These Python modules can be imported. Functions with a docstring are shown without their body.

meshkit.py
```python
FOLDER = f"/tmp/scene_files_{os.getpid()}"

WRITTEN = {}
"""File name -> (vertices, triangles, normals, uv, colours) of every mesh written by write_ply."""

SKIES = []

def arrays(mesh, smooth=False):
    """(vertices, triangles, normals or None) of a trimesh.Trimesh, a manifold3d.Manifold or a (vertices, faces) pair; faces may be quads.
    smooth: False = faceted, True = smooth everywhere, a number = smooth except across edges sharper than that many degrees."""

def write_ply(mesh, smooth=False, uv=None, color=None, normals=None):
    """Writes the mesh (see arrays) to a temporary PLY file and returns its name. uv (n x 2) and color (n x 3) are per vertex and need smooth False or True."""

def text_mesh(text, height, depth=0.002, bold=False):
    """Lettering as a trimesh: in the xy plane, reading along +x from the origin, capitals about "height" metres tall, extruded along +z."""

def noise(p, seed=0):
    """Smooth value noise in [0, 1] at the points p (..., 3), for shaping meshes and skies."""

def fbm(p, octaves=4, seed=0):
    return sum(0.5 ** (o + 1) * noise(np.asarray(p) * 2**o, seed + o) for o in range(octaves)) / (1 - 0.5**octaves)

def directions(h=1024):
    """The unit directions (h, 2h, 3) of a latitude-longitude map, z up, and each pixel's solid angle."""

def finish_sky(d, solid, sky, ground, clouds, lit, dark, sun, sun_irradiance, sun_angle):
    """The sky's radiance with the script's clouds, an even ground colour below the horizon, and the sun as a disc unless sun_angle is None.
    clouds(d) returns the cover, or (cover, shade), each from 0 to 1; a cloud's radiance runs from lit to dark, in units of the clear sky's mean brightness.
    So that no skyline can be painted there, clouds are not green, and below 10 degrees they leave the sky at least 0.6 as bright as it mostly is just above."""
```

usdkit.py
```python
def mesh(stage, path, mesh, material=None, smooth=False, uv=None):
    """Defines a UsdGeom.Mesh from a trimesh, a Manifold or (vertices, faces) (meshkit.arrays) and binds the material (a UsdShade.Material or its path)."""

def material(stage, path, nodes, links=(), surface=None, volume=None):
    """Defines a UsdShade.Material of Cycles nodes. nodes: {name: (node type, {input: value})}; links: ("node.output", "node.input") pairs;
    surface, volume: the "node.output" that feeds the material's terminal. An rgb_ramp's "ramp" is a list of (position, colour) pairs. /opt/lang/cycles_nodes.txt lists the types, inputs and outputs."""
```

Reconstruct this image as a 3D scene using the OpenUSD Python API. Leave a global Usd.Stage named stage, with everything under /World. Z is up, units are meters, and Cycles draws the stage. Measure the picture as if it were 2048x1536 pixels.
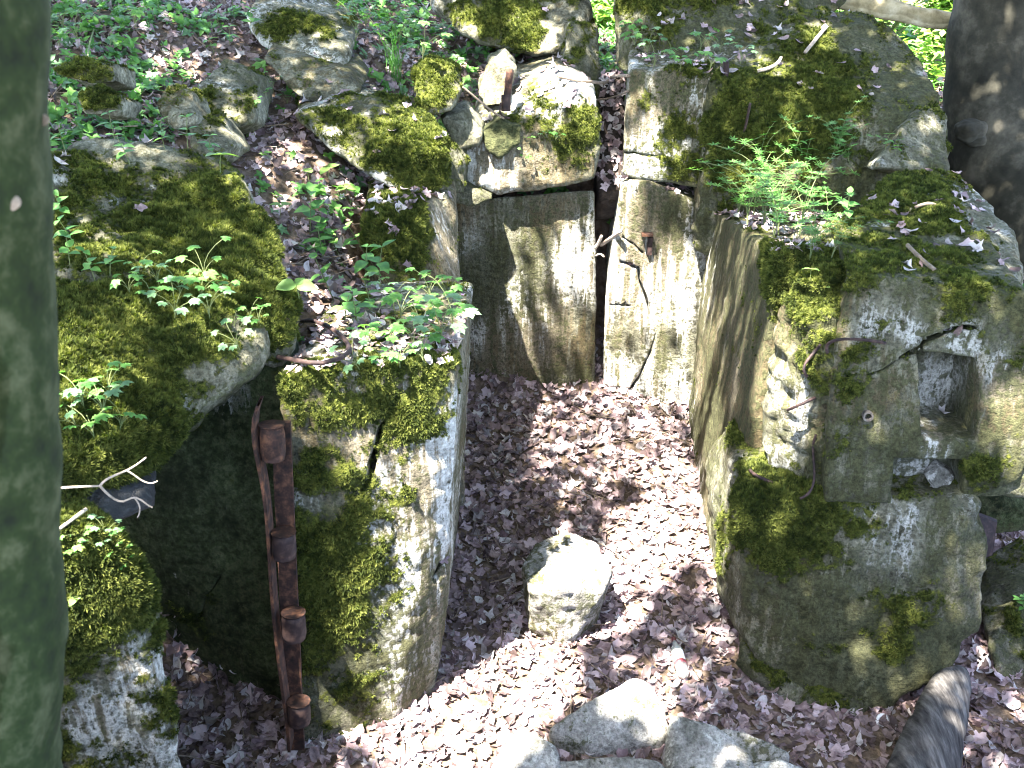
import math, random, numpy as np, trimesh, manifold3d, usdkit, meshkit
from scipy import sparse
from scipy.spatial import cKDTree
from scipy.interpolate import LinearNDInterpolator, RegularGridInterpolator
from scipy.ndimage import gaussian_filter
from shapely.geometry import Polygon, Point
from shapely import contains_xy
from pxr import Usd, UsdGeom, UsdLux, UsdShade, Gf, Sdf, Vt

rnd = random.Random(7)
rng = np.random.default_rng(7)
stage = Usd.Stage.CreateInMemory()
UsdGeom.Xform.Define(stage, '/World')
stage.SetDefaultPrim(stage.GetPrimAtPath('/World'))

# ------------------------------------------------------------------ camera, sky, sun
CAM = np.array([0.0, 0.0, 4.0]); PITCH = math.radians(28.0); FPX = 2000.0
cam = UsdGeom.Camera.Define(stage, '/World/camera')
cam.CreateHorizontalApertureAttr(36.0)
cam.CreateFocalLengthAttr(36.0 * FPX / 2048.0)
cam.CreateFStopAttr(4.2); cam.CreateFocusDistanceAttr(6.2)
cam.CreateClippingRangeAttr((0.05, 2000.0))
cam.AddTranslateOp().Set(Gf.Vec3d(*CAM)); cam.AddRotateXOp().Set(90 - math.degrees(PITCH))
cam.CreateExposureAttr(3.75)
SUN = np.array([-0.30, -0.31, 1.0]); SUN /= np.linalg.norm(SUN)
usdkit.material(stage, '/World/Looks/sky', {
    's': ('sky_texture', {'sky_type': 'single_scattering', 'sun_disc': False, 'sun_elevation': math.asin(SUN[2]), 'sun_rotation': math.atan2(SUN[0], SUN[1]), 'aerosol_density': 2.5}),
    'b': ('background_shader', {'strength': 0.095})}, [('s.color', 'b.color')], surface='b.background')
dome = UsdLux.DomeLight.Define(stage, '/World/sky')
UsdShade.MaterialBindingAPI.Apply(dome.GetPrim()).Bind(UsdShade.Material.Get(stage, '/World/Looks/sky'))
dome.GetPrim().SetCustomDataByKey('kind', 'structure')
sun = UsdLux.DistantLight.Define(stage, '/World/sun')
sun.CreateIntensityAttr(1.25); sun.CreateAngleAttr(0.5); sun.CreateNormalizeAttr(True); sun.CreateColorAttr(Gf.Vec3f(1, 0.95, 0.86))
sun.AddTransformOp().Set(Gf.Matrix4d(Gf.Rotation(Gf.Vec3d(0, 0, 1), Gf.Vec3d(*SUN)), Gf.Vec3d(0, 0, 30)))

C, S_ = math.cos(PITCH), math.sin(PITCH)
def ray(px, py):
    u, v = (px - 1024) / FPX, (768 - py) / FPX
    return np.array([u, C + v * S_, -S_ + v * C])
def at(px, py, Y):                                  # the point seen at photo pixel (px, py) at distance Y ahead
    d = ray(px, py); return CAM + d * (Y / d[1])
def atz(px, py, z):
    d = ray(px, py); return CAM + d * ((z - CAM[2]) / d[2])
def project(p):
    q = np.asarray(p) - CAM
    dep = q[..., 1] * C - q[..., 2] * S_; upc = q[..., 1] * S_ + q[..., 2] * C
    dd = np.maximum(dep, 1e-3)
    return 1024 + FPX * q[..., 0] / dd, 768 - FPX * upc / dd, dep

# ------------------------------------------------------------------ prims
used = {}
def numbered(path):
    k = used.get(path, 0); used[path] = k + 1
    return path if k == 0 else f'{path}_{k:03d}'
def tag(p, label=None, cat=None, group=None, kind=None):
    p = p.GetPrim() if hasattr(p, 'GetPrim') else p
    for k, v in (('label', label), ('category', cat), ('group', group), ('kind', kind)):
        if v: p.SetCustomDataByKey(k, v)
    return p
def place(x, loc, rot=(0, 0, 0), sc=(1, 1, 1)):
    x = UsdGeom.Xformable(x)
    x.ClearXformOpOrder()
    x.AddTranslateOp().Set(Gf.Vec3d(*map(float, loc))); x.AddRotateXYZOp().Set(Gf.Vec3f(*map(float, rot))); x.AddScaleOp().Set(Gf.Vec3f(*map(float, sc)))
def thing(name, label, cat, loc=(0, 0, 0), group=None, rot=(0, 0, 0), sc=(1, 1, 1)):
    x = UsdGeom.Xform.Define(stage, numbered('/World/' + name))
    place(x, loc, rot, sc); x.loc = np.asarray(loc, float)
    tag(x, label, cat, group); return x
def put(name, mesh, mat, parent=None, masks=None, smooth=False, world=True, kind=None):
    """One Mesh prim. With world=True the mesh is in world space and is moved into the parent's space."""
    base = '/World' if parent is None else str(parent.GetPath())
    path = numbered(f'{base}/{name}')
    v, f, n = meshkit.arrays(mesh, smooth)
    if parent is not None and world: v = v - getattr(parent, 'loc', np.zeros(3))
    m = UsdGeom.Mesh.Define(stage, path)
    m.CreatePointsAttr(Vt.Vec3fArray.FromNumpy(v.astype(np.float32)))
    m.CreateFaceVertexCountsAttr(Vt.IntArray.FromNumpy(np.full(len(f), 3, np.int32)))
    m.CreateFaceVertexIndicesAttr(Vt.IntArray.FromNumpy(f.astype(np.int32).ravel()))
    m.CreateSubdivisionSchemeAttr('none')
    if n is not None:
        m.CreateNormalsAttr(Vt.Vec3fArray.FromNumpy(n.astype(np.float32))); m.SetNormalsInterpolation('vertex')
    if masks is not None:
        api = UsdGeom.PrimvarsAPI(m)
        api.CreatePrimvar('wear', Sdf.ValueTypeNames.Color3fArray, 'vertex').Set(Vt.Vec3fArray.FromNumpy(masks[:, :3].astype(np.float32)))
        api.CreatePrimvar('lime', Sdf.ValueTypeNames.FloatArray, 'vertex').Set(Vt.FloatArray.FromNumpy(masks[:, 3].astype(np.float32)))
    UsdShade.MaterialBindingAPI.Apply(m.GetPrim()).Bind(mat)
    m.loc = getattr(parent, 'loc', np.zeros(3)) if parent is not None else np.zeros(3)
    if kind: tag(m, kind=kind)
    return m
def copy_of(src, loc, rot, sc, label, group=None):
    was = src.GetPrim().GetCustomData()
    x = UsdGeom.Xform.Define(stage, numbered('/World/' + src.GetPrim().GetName()))
    x.GetPrim().GetReferences().AddInternalReference(src.GetPath())
    place(x, loc, rot, sc)
    tag(x, label, was['category'], group or was.get('group')); x.GetPrim().SetInstanceable(True)
    return x
def scatter(name, protos, pts, quats, scales, ids, parent=None, label=None, cat=None, kind='stuff'):
    """protos: list of (mesh, material). One PointInstancer."""
    base = '/World' if parent is None else str(parent.GetPath())
    pi = UsdGeom.PointInstancer.Define(stage, numbered(f'{base}/{name}'))
    off = getattr(parent, 'loc', np.zeros(3)) if parent is not None else np.zeros(3)
    targets = []
    for k, (m, mat) in enumerate(protos):
        pm = put('piece', m, mat, pi, world=False, smooth=True); targets.append(pm.GetPath())
    pi.CreatePrototypesRel().SetTargets(targets)
    pi.CreatePositionsAttr(Vt.Vec3fArray.FromNumpy((pts - off).astype(np.float32)))
    pi.CreateOrientationsAttr(Vt.QuathArray([Gf.Quath(float(q[0]), float(q[1]), float(q[2]), float(q[3])) for q in quats]))
    sc = np.asarray(scales, np.float32); sc = np.repeat(sc[:, None], 3, 1) if sc.ndim == 1 else sc
    pi.CreateScalesAttr(Vt.Vec3fArray.FromNumpy(sc)); pi.CreateProtoIndicesAttr(Vt.IntArray.FromNumpy(np.asarray(ids, np.int32)))
    tag(pi, label, cat, kind=kind)
    return pi
def quat_normal(n, spin, tilt=None):
    """Quaternions taking +z to the normals n after a spin about z."""
    n = n / np.linalg.norm(n, axis=1, keepdims=True)
    w = 1 + n[:, 2]; bad = w < 1e-4
    q = np.stack([w, -n[:, 1], n[:, 0], np.zeros(len(n))], 1); q[bad] = [0, 1, 0, 0]
    q /= np.linalg.norm(q, axis=1, keepdims=True)
    c, s = np.cos(spin / 2), np.sin(spin / 2)
    return np.stack([q[:, 0] * c - q[:, 3] * s, q[:, 1] * c + q[:, 2] * s, q[:, 2] * c - q[:, 1] * s, q[:, 3] * c + q[:, 0] * s], 1)
def quat_apply(q, v):
    w, u = q[:, :1], q[:, 1:]
    return v + 2 * np.cross(u, np.cross(u, v) + w * v)

# ------------------------------------------------------------------ materials
MAT = {}
def mat(name, nodes, links, surface='p.BSDF'):
    MAT[name] = usdkit.material(stage, f'/World/Looks/{name}', nodes, links, surface=surface); return MAT[name]

def concrete(name, lo, mid, hi, mossc=((.014, .019, .003), (.052, .063, .008), (.12, .128, .022))):
    n, L = {}, []
    n['g'] = ('geometry', {})
    n['w'] = ('attribute', {'attribute': 'wear'}); n['l'] = ('attribute', {'attribute': 'lime'})
    n['sw'] = ('separate_color', {})
    L += [('w.color', 'sw.color')]
    n['n1'] = ('noise_texture', {'scale': 5.0, 'detail': 6.0, 'roughness': .6})
    n['n2'] = ('noise_texture', {'scale': 26.0, 'detail': 6.0, 'roughness': .68})
    n['n3'] = ('noise_texture', {'scale': 120.0, 'detail': 3.0, 'roughness': .6})
    n['ms'] = ('mapping', {'scale': (22, 22, 2.0)})
    n['st'] = ('noise_texture', {'scale': 1.0, 'detail': 5.0, 'roughness': .62, 'distortion': .3})
    n['vo'] = ('voronoi_texture', {'scale': 42.0, 'randomness': 1.0})
    for k in ('n1', 'n2', 'n3', 'vo'): L.append(('g.position', f'{k}.vector'))
    L += [('g.position', 'ms.vector'), ('ms.vector', 'st.vector')]
    n['base'] = ('rgb_ramp', {'ramp': [(.30, lo), (.48, mid), (.66, hi)]}); L.append(('n2.fac', 'base.fac'))
    n['big'] = ('rgb_ramp', {'ramp': [(.34, (.38, .38, .33)), (.66, (1.32, 1.30, 1.24))]}); L.append(('n1.fac', 'big.fac'))
    n['b2'] = ('mix', {'mix_type': 'multiply', 'fac': 1.0}); L += [('base.color', 'b2.color1'), ('big.color', 'b2.color2')]
    def fac(key, src, terms, lo_, hi_):
        prev = src
        for i, (t, amt) in enumerate(terms):
            n[f'{key}m{i}'] = ('math', {'math_type': 'multiply_add', 'value2': amt}); L.append((t, f'{key}m{i}.value1')); L.append((prev, f'{key}m{i}.value3')); prev = f'{key}m{i}.value'
        n[key] = ('map_range', {'range_type': 'smoothstep', 'from_min': lo_, 'from_max': hi_, 'clamp': True}); L.append((prev, f'{key}.value'))
    fac('fl', 'l.fac', [('st.fac', 1.6), ('n2.fac', 1.0)], 1.66, 1.90)
    n['limec'] = ('rgb_ramp', {'ramp': [(.3, (.27, .265, .23)), (.66, (.60, .59, .545))]}); L.append(('n2.fac', 'limec.fac'))
    n['c1'] = ('mix', {}); L += [('fl.result', 'c1.fac'), ('b2.color', 'c1.color1'), ('limec.color', 'c1.color2')]
    fac('fb', 'sw.g', [('st.fac', 2.0), ('n2.fac', .9)], 1.72, 1.98)
    n['brc'] = ('rgb_ramp', {'ramp': [(.3, (.050, .040, .020)), (.5, (.115, .088, .046)), (.72, (.21, .17, .10))]}); L.append(('n2.fac', 'brc.fac'))
    n['fbs'] = ('math', {'math_type': 'multiply', 'value2': .86}); L.append(('fb.result', 'fbs.value1'))
    n['c2'] = ('mix', {}); L += [('fbs.value', 'c2.fac'), ('c1.color', 'c2.color1'), ('brc.color', 'c2.color2')]
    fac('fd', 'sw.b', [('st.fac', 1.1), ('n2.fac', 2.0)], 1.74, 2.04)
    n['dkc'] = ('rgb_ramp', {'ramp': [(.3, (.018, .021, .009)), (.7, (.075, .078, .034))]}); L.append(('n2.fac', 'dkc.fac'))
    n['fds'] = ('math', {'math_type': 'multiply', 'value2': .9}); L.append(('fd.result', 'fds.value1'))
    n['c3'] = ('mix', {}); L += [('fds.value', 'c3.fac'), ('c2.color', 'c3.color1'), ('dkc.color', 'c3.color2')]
    fac('fm', 'sw.r', [('n2.fac', 1.1), ('n1.fac', .5)], 1.20, 1.42)
    n['mm'] = ('math', {'math_type': 'multiply_add', 'value2': .6}); L += [('n3.fac', 'mm.value1'), ('n2.fac', 'mm.value3')]
    n['mc'] = ('rgb_ramp', {'ramp': [(.58, mossc[0]), (.8, mossc[1]), (1.0, mossc[2])]}); L.append(('mm.value', 'mc.fac'))
    n['c4'] = ('mix', {}); L += [('fm.result', 'c4.fac'), ('c3.color', 'c4.color1'), ('mc.color', 'c4.color2')]
    # small dark pits, then relief
    n['pit'] = ('map_range', {'from_min': .02, 'from_max': .16, 'to_min': .45, 'to_max': 1.0, 'clamp': True}); L.append(('vo.distance', 'pit.value'))
    n['c6'] = ('mix', {'mix_type': 'multiply', 'fac': .75}); L += [('c4.color', 'c6.color1'), ('pit.result', 'c6.color2')]
    n['sp'] = ('noise_texture', {'scale': 62.0, 'detail': 4.0, 'roughness': .7}); L.append(('g.position', 'sp.vector'))
    n['spr'] = ('rgb_ramp', {'ramp': [(.36, (.34, .34, .31)), (.48, (.92, .92, .92)), (.64, (1.45, 1.43, 1.4))]}); L.append(('sp.fac', 'spr.fac'))
    n['c5'] = ('mix', {'mix_type': 'multiply', 'fac': .6}); L += [('c6.color', 'c5.color1'), ('spr.color', 'c5.color2')]
    n['h1'] = ('math', {'math_type': 'multiply_add', 'value2': .35}); L += [('n3.fac', 'h1.value1'), ('n2.fac', 'h1.value3')]
    n['h2'] = ('math', {'math_type': 'multiply_add', 'value2': .25}); L += [('st.fac', 'h2.value1'), ('h1.value', 'h2.value3')]
    n['mt'] = ('math', {'math_type': 'multiply'}); L += [('fm.result', 'mt.value1'), ('n3.fac', 'mt.value2')]
    n['h3'] = ('math', {'math_type': 'multiply_add', 'value2': 1.3}); L += [('mt.value', 'h3.value1'), ('h2.value', 'h3.value3')]
    n['bp'] = ('bump', {'strength': .75, 'distance': .034}); L.append(('h3.value', 'bp.height'))
    n['p'] = ('principled_bsdf', {'roughness': .92, 'specular_ior_level': .18}); L += [('c5.color', 'p.base_color'), ('bp.normal', 'p.normal')]
    return mat(name, n, L)
concrete('concrete', (.060, .058, .040), (.155, .150, .112), (.31, .30, .25))
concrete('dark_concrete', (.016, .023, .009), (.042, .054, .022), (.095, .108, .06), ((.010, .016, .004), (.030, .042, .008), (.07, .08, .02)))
concrete('grey_stone', (.20, .19, .18), (.33, .32, .31), (.47, .46, .45))

def simple(name, cols, scale, rough=.85, spec=.2, bump=.4, dist=.01, detail=5.0, translucent=0, stretch=None, metallic=0, rand=0, coord='position'):
    n, L = {}, []
    if coord == 'position': n['g'] = ('geometry', {}); src = 'g.position'
    else: n['g'] = ('texture_coordinate', {}); src = 'g.object'
    if stretch:
        n['m'] = ('mapping', {'scale': stretch}); L.append((src, 'm.vector')); src = 'm.vector'
    n['n'] = ('noise_texture', {'scale': scale, 'detail': detail, 'roughness': .65}); L.append((src, 'n.vector'))
    n['r'] = ('rgb_ramp', {'ramp': list(zip(np.linspace(.32, .68, len(cols)), cols))})
    if rand:
        n['o'] = ('object_info', {}); n['o1'] = ('math', {'math_type': 'subtract', 'value2': .5}); n['o2'] = ('math', {'math_type': 'multiply_add', 'value2': rand})
        L += [('o.random', 'o1.value1'), ('o1.value', 'o2.value1'), ('n.fac', 'o2.value3'), ('o2.value', 'r.fac')]
    else: L.append(('n.fac', 'r.fac'))
    n['p'] = ('principled_bsdf', {'roughness': rough, 'specular_ior_level': spec, 'metallic': metallic}); L.append(('r.color', 'p.base_color'))
    if bump:
        n['b'] = ('bump', {'strength': bump, 'distance': dist}); L += [('n.fac', 'b.height'), ('b.normal', 'p.normal')]
    surf = 'p.BSDF'
    if translucent:
        n['t'] = ('translucent_bsdf', {}); n['x'] = ('mix_closure', {'fac': translucent})
        n['tc'] = ('mix', {'mix_type': 'multiply', 'fac': 1.0, 'color2': (1.5, 1.7, .7)})
        L += [('r.color', 'tc.color1'), ('tc.color', 't.color'), ('p.BSDF', 'x.closure1'), ('t.BSDF', 'x.closure2')]; surf = 'x.closure'
    return mat(name, n, L, surf)
simple('soil', [(.05, .035, .024), (.12, .085, .06), (.20, .15, .115)], 18, bump=.8, dist=.03)
simple('damp_soil', [(.008, .006, .005), (.025, .018, .014), (.05, .038, .03)], 18, bump=.8, dist=.03)
simple('dead_leaf_pink', [(.15, .10, .105), (.27, .197, .203), (.41, .32, .33)], 30, rough=.6, spec=.35, bump=.3, dist=.004, rand=.5)
simple('dead_leaf_brown', [(.062, .041, .039), (.135, .094, .09), (.235, .172, .166)], 30, rough=.6, spec=.35, bump=.3, dist=.004, rand=.5)
simple('dead_leaf_grey', [(.18, .155, .15), (.31, .275, .27), (.46, .42, .41)], 30, rough=.6, spec=.3, bump=.3, dist=.004, rand=.5)
simple('moss', [(.018, .027, .005), (.055, .070, .012), (.13, .142, .032)], 9, bump=0, translucent=.25, rand=.35)
simple('leaf_fresh', [(.055, .15, .035), (.10, .24, .055), (.17, .33, .085)], 14, rough=.5, spec=.3, bump=0, translucent=.38, rand=.3)
simple('leaf_pale', [(.11, .20, .05), (.17, .28, .075), (.25, .36, .12)], 14, rough=.5, spec=.3, bump=0, translucent=.38, rand=.25)
simple('leaf_bluish', [(.075, .155, .07), (.125, .23, .11), (.20, .32, .18)], 14, rough=.5, spec=.3, bump=0, translucent=.35, rand=.25)
simple('canopy_leaf', [(.03, .075, .014), (.055, .12, .022), (.09, .17, .03)], 3, rough=.5, spec=.3, bump=0, translucent=.3)
simple('stem', [(.10, .13, .05), (.17, .19, .08)], 20, bump=0)
simple('flower_pink', [(.55, .25, .5), (.75, .4, .7)], 20, bump=0)
simple('rust', [(.010, .007, .006), (.036, .017, .012), (.12, .055, .03)], 24, rough=.8, spec=.3, bump=.6, dist=.004)
simple('dark_rust', [(.010, .006, .007), (.028, .016, .015), (.07, .042, .034)], 24, rough=.7, spec=.3, bump=.6, dist=.004)
simple('pale_twig', [(.22, .18, .14), (.40, .33, .27)], 40, bump=.3, dist=.003)
simple('twig', [(.12, .09, .065), (.26, .20, .15)], 40, bump=.3, dist=.003)
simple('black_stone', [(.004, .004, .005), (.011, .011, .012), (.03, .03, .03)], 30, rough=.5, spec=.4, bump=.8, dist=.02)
simple('grey_wood', [(.022, .020, .019), (.07, .064, .06), (.16, .15, .14)], 6, bump=.6, dist=.015, stretch=(6, 1, 1))
simple('old_root', [(.16, .13, .07), (.33, .28, .17), (.52, .46, .33)], 7, bump=.6, dist=.015)
simple('beech_bark', [(.010, .010, .007), (.034, .032, .023), (.10, .09, .068)], 3.5, bump=.5, dist=.02, detail=7)
simple('green_bark', [(.003, .006, .0015), (.011, .020, .004), (.050, .058, .028)], 13.0, bump=.9, dist=.01, detail=6, stretch=(1, 1, .8))
simple('knot', [(.06, .05, .035), (.26, .22, .17)], 20, bump=.4)
simple('white_plastic', [(.72, .72, .72), (.82, .82, .80)], 8, rough=.35, spec=.5, bump=0)
simple('dark_plastic', [(.06, .012, .012), (.09, .02, .02)], 8, rough=.35, spec=.5, bump=0)
simple('print_red', [(.30, .06, .07), (.40, .09, .10)], 60, rough=.4, spec=.5, bump=0)
mat('bottle_glass', {'p': ('principled_bsdf', {'base_color': (.80, .84, .80), 'roughness': .12, 'transmission_weight': .75, 'ior': 1.45})}, [])

# ------------------------------------------------------------------ mesh helpers
def hull(pts): return manifold3d.Manifold.hull_points(np.asarray(pts, float))
def to_tm(m):
    q = m.to_mesh(); t = trimesh.Trimesh(np.array(q.vert_properties[:, :3]), np.array(q.tri_verts), process=False)
    t.merge_vertices(); return t
def laplace(t, times, lam=.5):
    v, e = np.array(t.vertices), t.edges_unique
    A = sparse.coo_matrix((np.ones(len(e) * 2), (np.r_[e[:, 0], e[:, 1]], np.r_[e[:, 1], e[:, 0]])), (len(v), len(v))).tocsr()
    d = np.asarray(A.sum(1)); d[d == 0] = 1
    for _ in range(times): v = v + lam * (A @ v / d - v)
    t.vertices = v; return t
def normals(v, f):
    n = np.zeros_like(v); c = np.cross(v[f[:, 1]] - v[f[:, 0]], v[f[:, 2]] - v[f[:, 0]])
    for k in range(3): np.add.at(n, f[:, k], c)
    return n / np.maximum(np.linalg.norm(n, axis=1, keepdims=True), 1e-12)
def relief(t, rough, seed, freq=(1.7, 6.0, 19.0)):
    v = np.array(t.vertices); n = normals(v, np.array(t.faces)); d = 0
    a, b, c = rough
    d = d + a * 2 * (meshkit.fbm(v * freq[0], 2, seed) - .5)
    r = meshkit.fbm(v * freq[1], 3, seed + 11); d = d + b * (1 - 4 * np.abs(r - .5))
    d = d + c * 2 * (meshkit.fbm(v * freq[2], 2, seed + 23) - .5) + .6 * c * (meshkit.noise(v * 43, seed + 31) - .5)
    w = np.stack([meshkit.noise(v * 3.1, seed + 40 + k) - .5 for k in range(3)], 1)
    t.vertices = v + n * d[:, None] + w * (.5 * a); return t
def tube(points, radii, sides=8, caps=True):
    p = np.asarray(points, float); r = np.broadcast_to(np.asarray(radii, float), (len(p),))
    tn = np.gradient(p, axis=0); tn /= np.linalg.norm(tn, axis=1, keepdims=True) + 1e-12
    a = np.cross(tn[0], [0.3, 0.2, 0.93] if abs(tn[0][2]) < .9 else [1, 0.1, 0]); a /= np.linalg.norm(a); A = [a]
    for i in range(1, len(p)):
        a = A[-1] - tn[i] * np.dot(A[-1], tn[i]); A.append(a / np.linalg.norm(a))
    A = np.array(A); B = np.cross(tn, A); th = np.arange(sides) * 2 * np.pi / sides
    v = (p[:, None] + r[:, None, None] * (np.cos(th)[None, :, None] * A[:, None] + np.sin(th)[None, :, None] * B[:, None])).reshape(-1, 3)
    i, j = np.meshgrid(np.arange(len(p) - 1), np.arange(sides), indexing='ij'); k = (j + 1) % sides
    q = np.stack([i * sides + j, i * sides + k, (i + 1) * sides + k, (i + 1) * sides + j], -1).reshape(-1, 4)
    f = np.vstack([q[:, [0, 1, 2]], q[:, [0, 2, 3]]])
    if caps:
        n = len(v); v = np.vstack([v, p[0], p[-1]]); e = (len(p) - 1) * sides; jj = np.arange(sides); kk = (jj + 1) % sides
        f = np.vstack([f, np.stack([np.full(sides, n), kk, jj], 1), np.stack([np.full(sides, n + 1), e + jj, e + kk], 1)])
    return trimesh.Trimesh(v, f, process=False)
def curve(pts, n=24):
    from scipy.interpolate import splprep, splev
    p = np.asarray(pts, float); tck, _ = splprep(p.T, s=0, k=min(3, len(p) - 1)); return np.array(splev(np.linspace(0, 1, n), tck)).T
def join(ms): return trimesh.util.concatenate(ms)
def smoothstep(a, b, x): t = np.clip((x - a) / (b - a), 0, 1); return t * t * (3 - 2 * t)

# ------------------------------------------------------------------ moss tufts and broken concrete
def tuft(seed, n=13, h=1.0, spread=.75):
    r = np.random.default_rng(seed); V, F = [], []
    for i in range(n):
        a = r.uniform(0, 2 * np.pi); lean = r.uniform(.1, 1) * spread; hh = h * r.uniform(.55, 1.0); w = .17 * r.uniform(.7, 1.3)
        b = np.array([np.cos(a), np.sin(a), 0]); s = np.array([-np.sin(a), np.cos(a), 0]); o = b * r.uniform(0, .35)
        k = len(V); V += [o - s * w, o + s * w, o + b * lean + np.array([0, 0, hh])]; F += [[k, k + 1, k + 2]]
    return trimesh.Trimesh(np.array(V), np.array(F), process=False)
TUFTS = [(tuft(s), MAT['moss']) for s in (1, 2, 3)]

WORLD = []          # (vertices, faces) of all solid ground and blocks, for scattering and for finding where light falls
BLOCKS = {}
def wear(v, n, seed, moss=.0, up=.5, brown=0., dark=0., lime=0., mossy=(), browny=(), limy=(), darky=()):
    """moss, brown stain, dark algae, lime: 0.5 is the edge of a patch. The lists hold (px, py, Y, radius in m, amount)."""
    streak = meshkit.fbm(v * [7, 7, .8], 3, seed + 3) - .5
    big = meshkit.fbm(v * 1.9, 3, seed + 5) - .5; mid = meshkit.fbm(v * 6, 2, seed + 8) - .5
    m = moss - .03 + up * np.clip(n[:, 2], -.5, 1) + 1.1 * big + .9 * mid + .5 * (meshkit.fbm(v * 17, 2, seed + 9) - .5)
    b = brown + .9 * (meshkit.fbm(v * 1.5, 2, seed + 71) - .5) + .8 * streak
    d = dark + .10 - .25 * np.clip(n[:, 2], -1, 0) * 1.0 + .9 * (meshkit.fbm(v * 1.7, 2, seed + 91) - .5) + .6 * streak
    l = lime + .9 * (meshkit.fbm(v * 1.5, 2, seed + 51) - .5) - .5 * streak
    for arr, blobs in ((0, mossy), (1, browny), (2, darky), (3, limy)):
        for px, py, Y, r, amt in blobs:
            q = at(px, py, Y); g = amt * np.exp(-((v - q) ** 2).sum(1) / r ** 2)
            if arr == 0: m = m + g
            elif arr == 1: b = b + g
            elif arr == 2: d = d + g
            else: l = l + g
    return np.stack([m, b, d, l], 1)
def block(name, label, cat, pts, shift=(0, .8, 0), extra=(), cuts=(), res=.026, rough=(.03, .014, .005), round_=3, material='concrete', seed=1, tufts=5200, group=None, part='concrete', **w):
    front = [at(*p) for p in pts]; P = front + [p + np.asarray(shift, float) for p in front] + [np.asarray(e, float) for e in extra]
    m = hull(P)
    for c in cuts: m = m - c
    t = to_tm(m.refine_to_length(res)); laplace(t, round_); relief(t, rough, seed)
    v, f = np.array(t.vertices), np.array(t.faces); n = normals(v, f)
    W = wear(v, n, seed, **w)
    v = v + n * (.024 * smoothstep(.46, .85, W[:, 0] + .5 * (meshkit.fbm(v * 9, 2, 6) - .5)))[:, None]; t.vertices = v; n = normals(v, f)
    base = np.array([v[:, 0].mean(), v[:, 1].mean(), v[:, 2].min()])
    x = thing(name, label, cat, base, group)
    put(part, t, MAT[material], x, W, smooth=True)
    WORLD.append((v, f)); BLOCKS[x.GetPath().name] = (v, f, n, W)
    if tufts: moss_on(x, v, f, n, W[:, 0], tufts, seed)
    return x
def in_view(p, margin=260, behind=False):
    x, y, d = project(p); return (d > .3) & (x > -margin) & (x < 2048 + margin) & (y > -margin) & (y < 1536 + margin)
def sample(v, f, density, weight, seed):
    """Random points on the faces, weight (per face) times density per square metre."""
    r = np.random.default_rng(seed)
    a, b, c = v[f[:, 0]], v[f[:, 1]], v[f[:, 2]]; area = np.linalg.norm(np.cross(b - a, c - a), axis=1) / 2
    k = r.poisson(area * density * weight); i = np.repeat(np.arange(len(f)), k)
    s, t = r.random(len(i)), r.random(len(i)); o = s + t > 1; s[o], t[o] = 1 - s[o], 1 - t[o]
    return a[i] + s[:, None] * (b - a)[i] + t[:, None] * (c - a)[i], i
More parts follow.
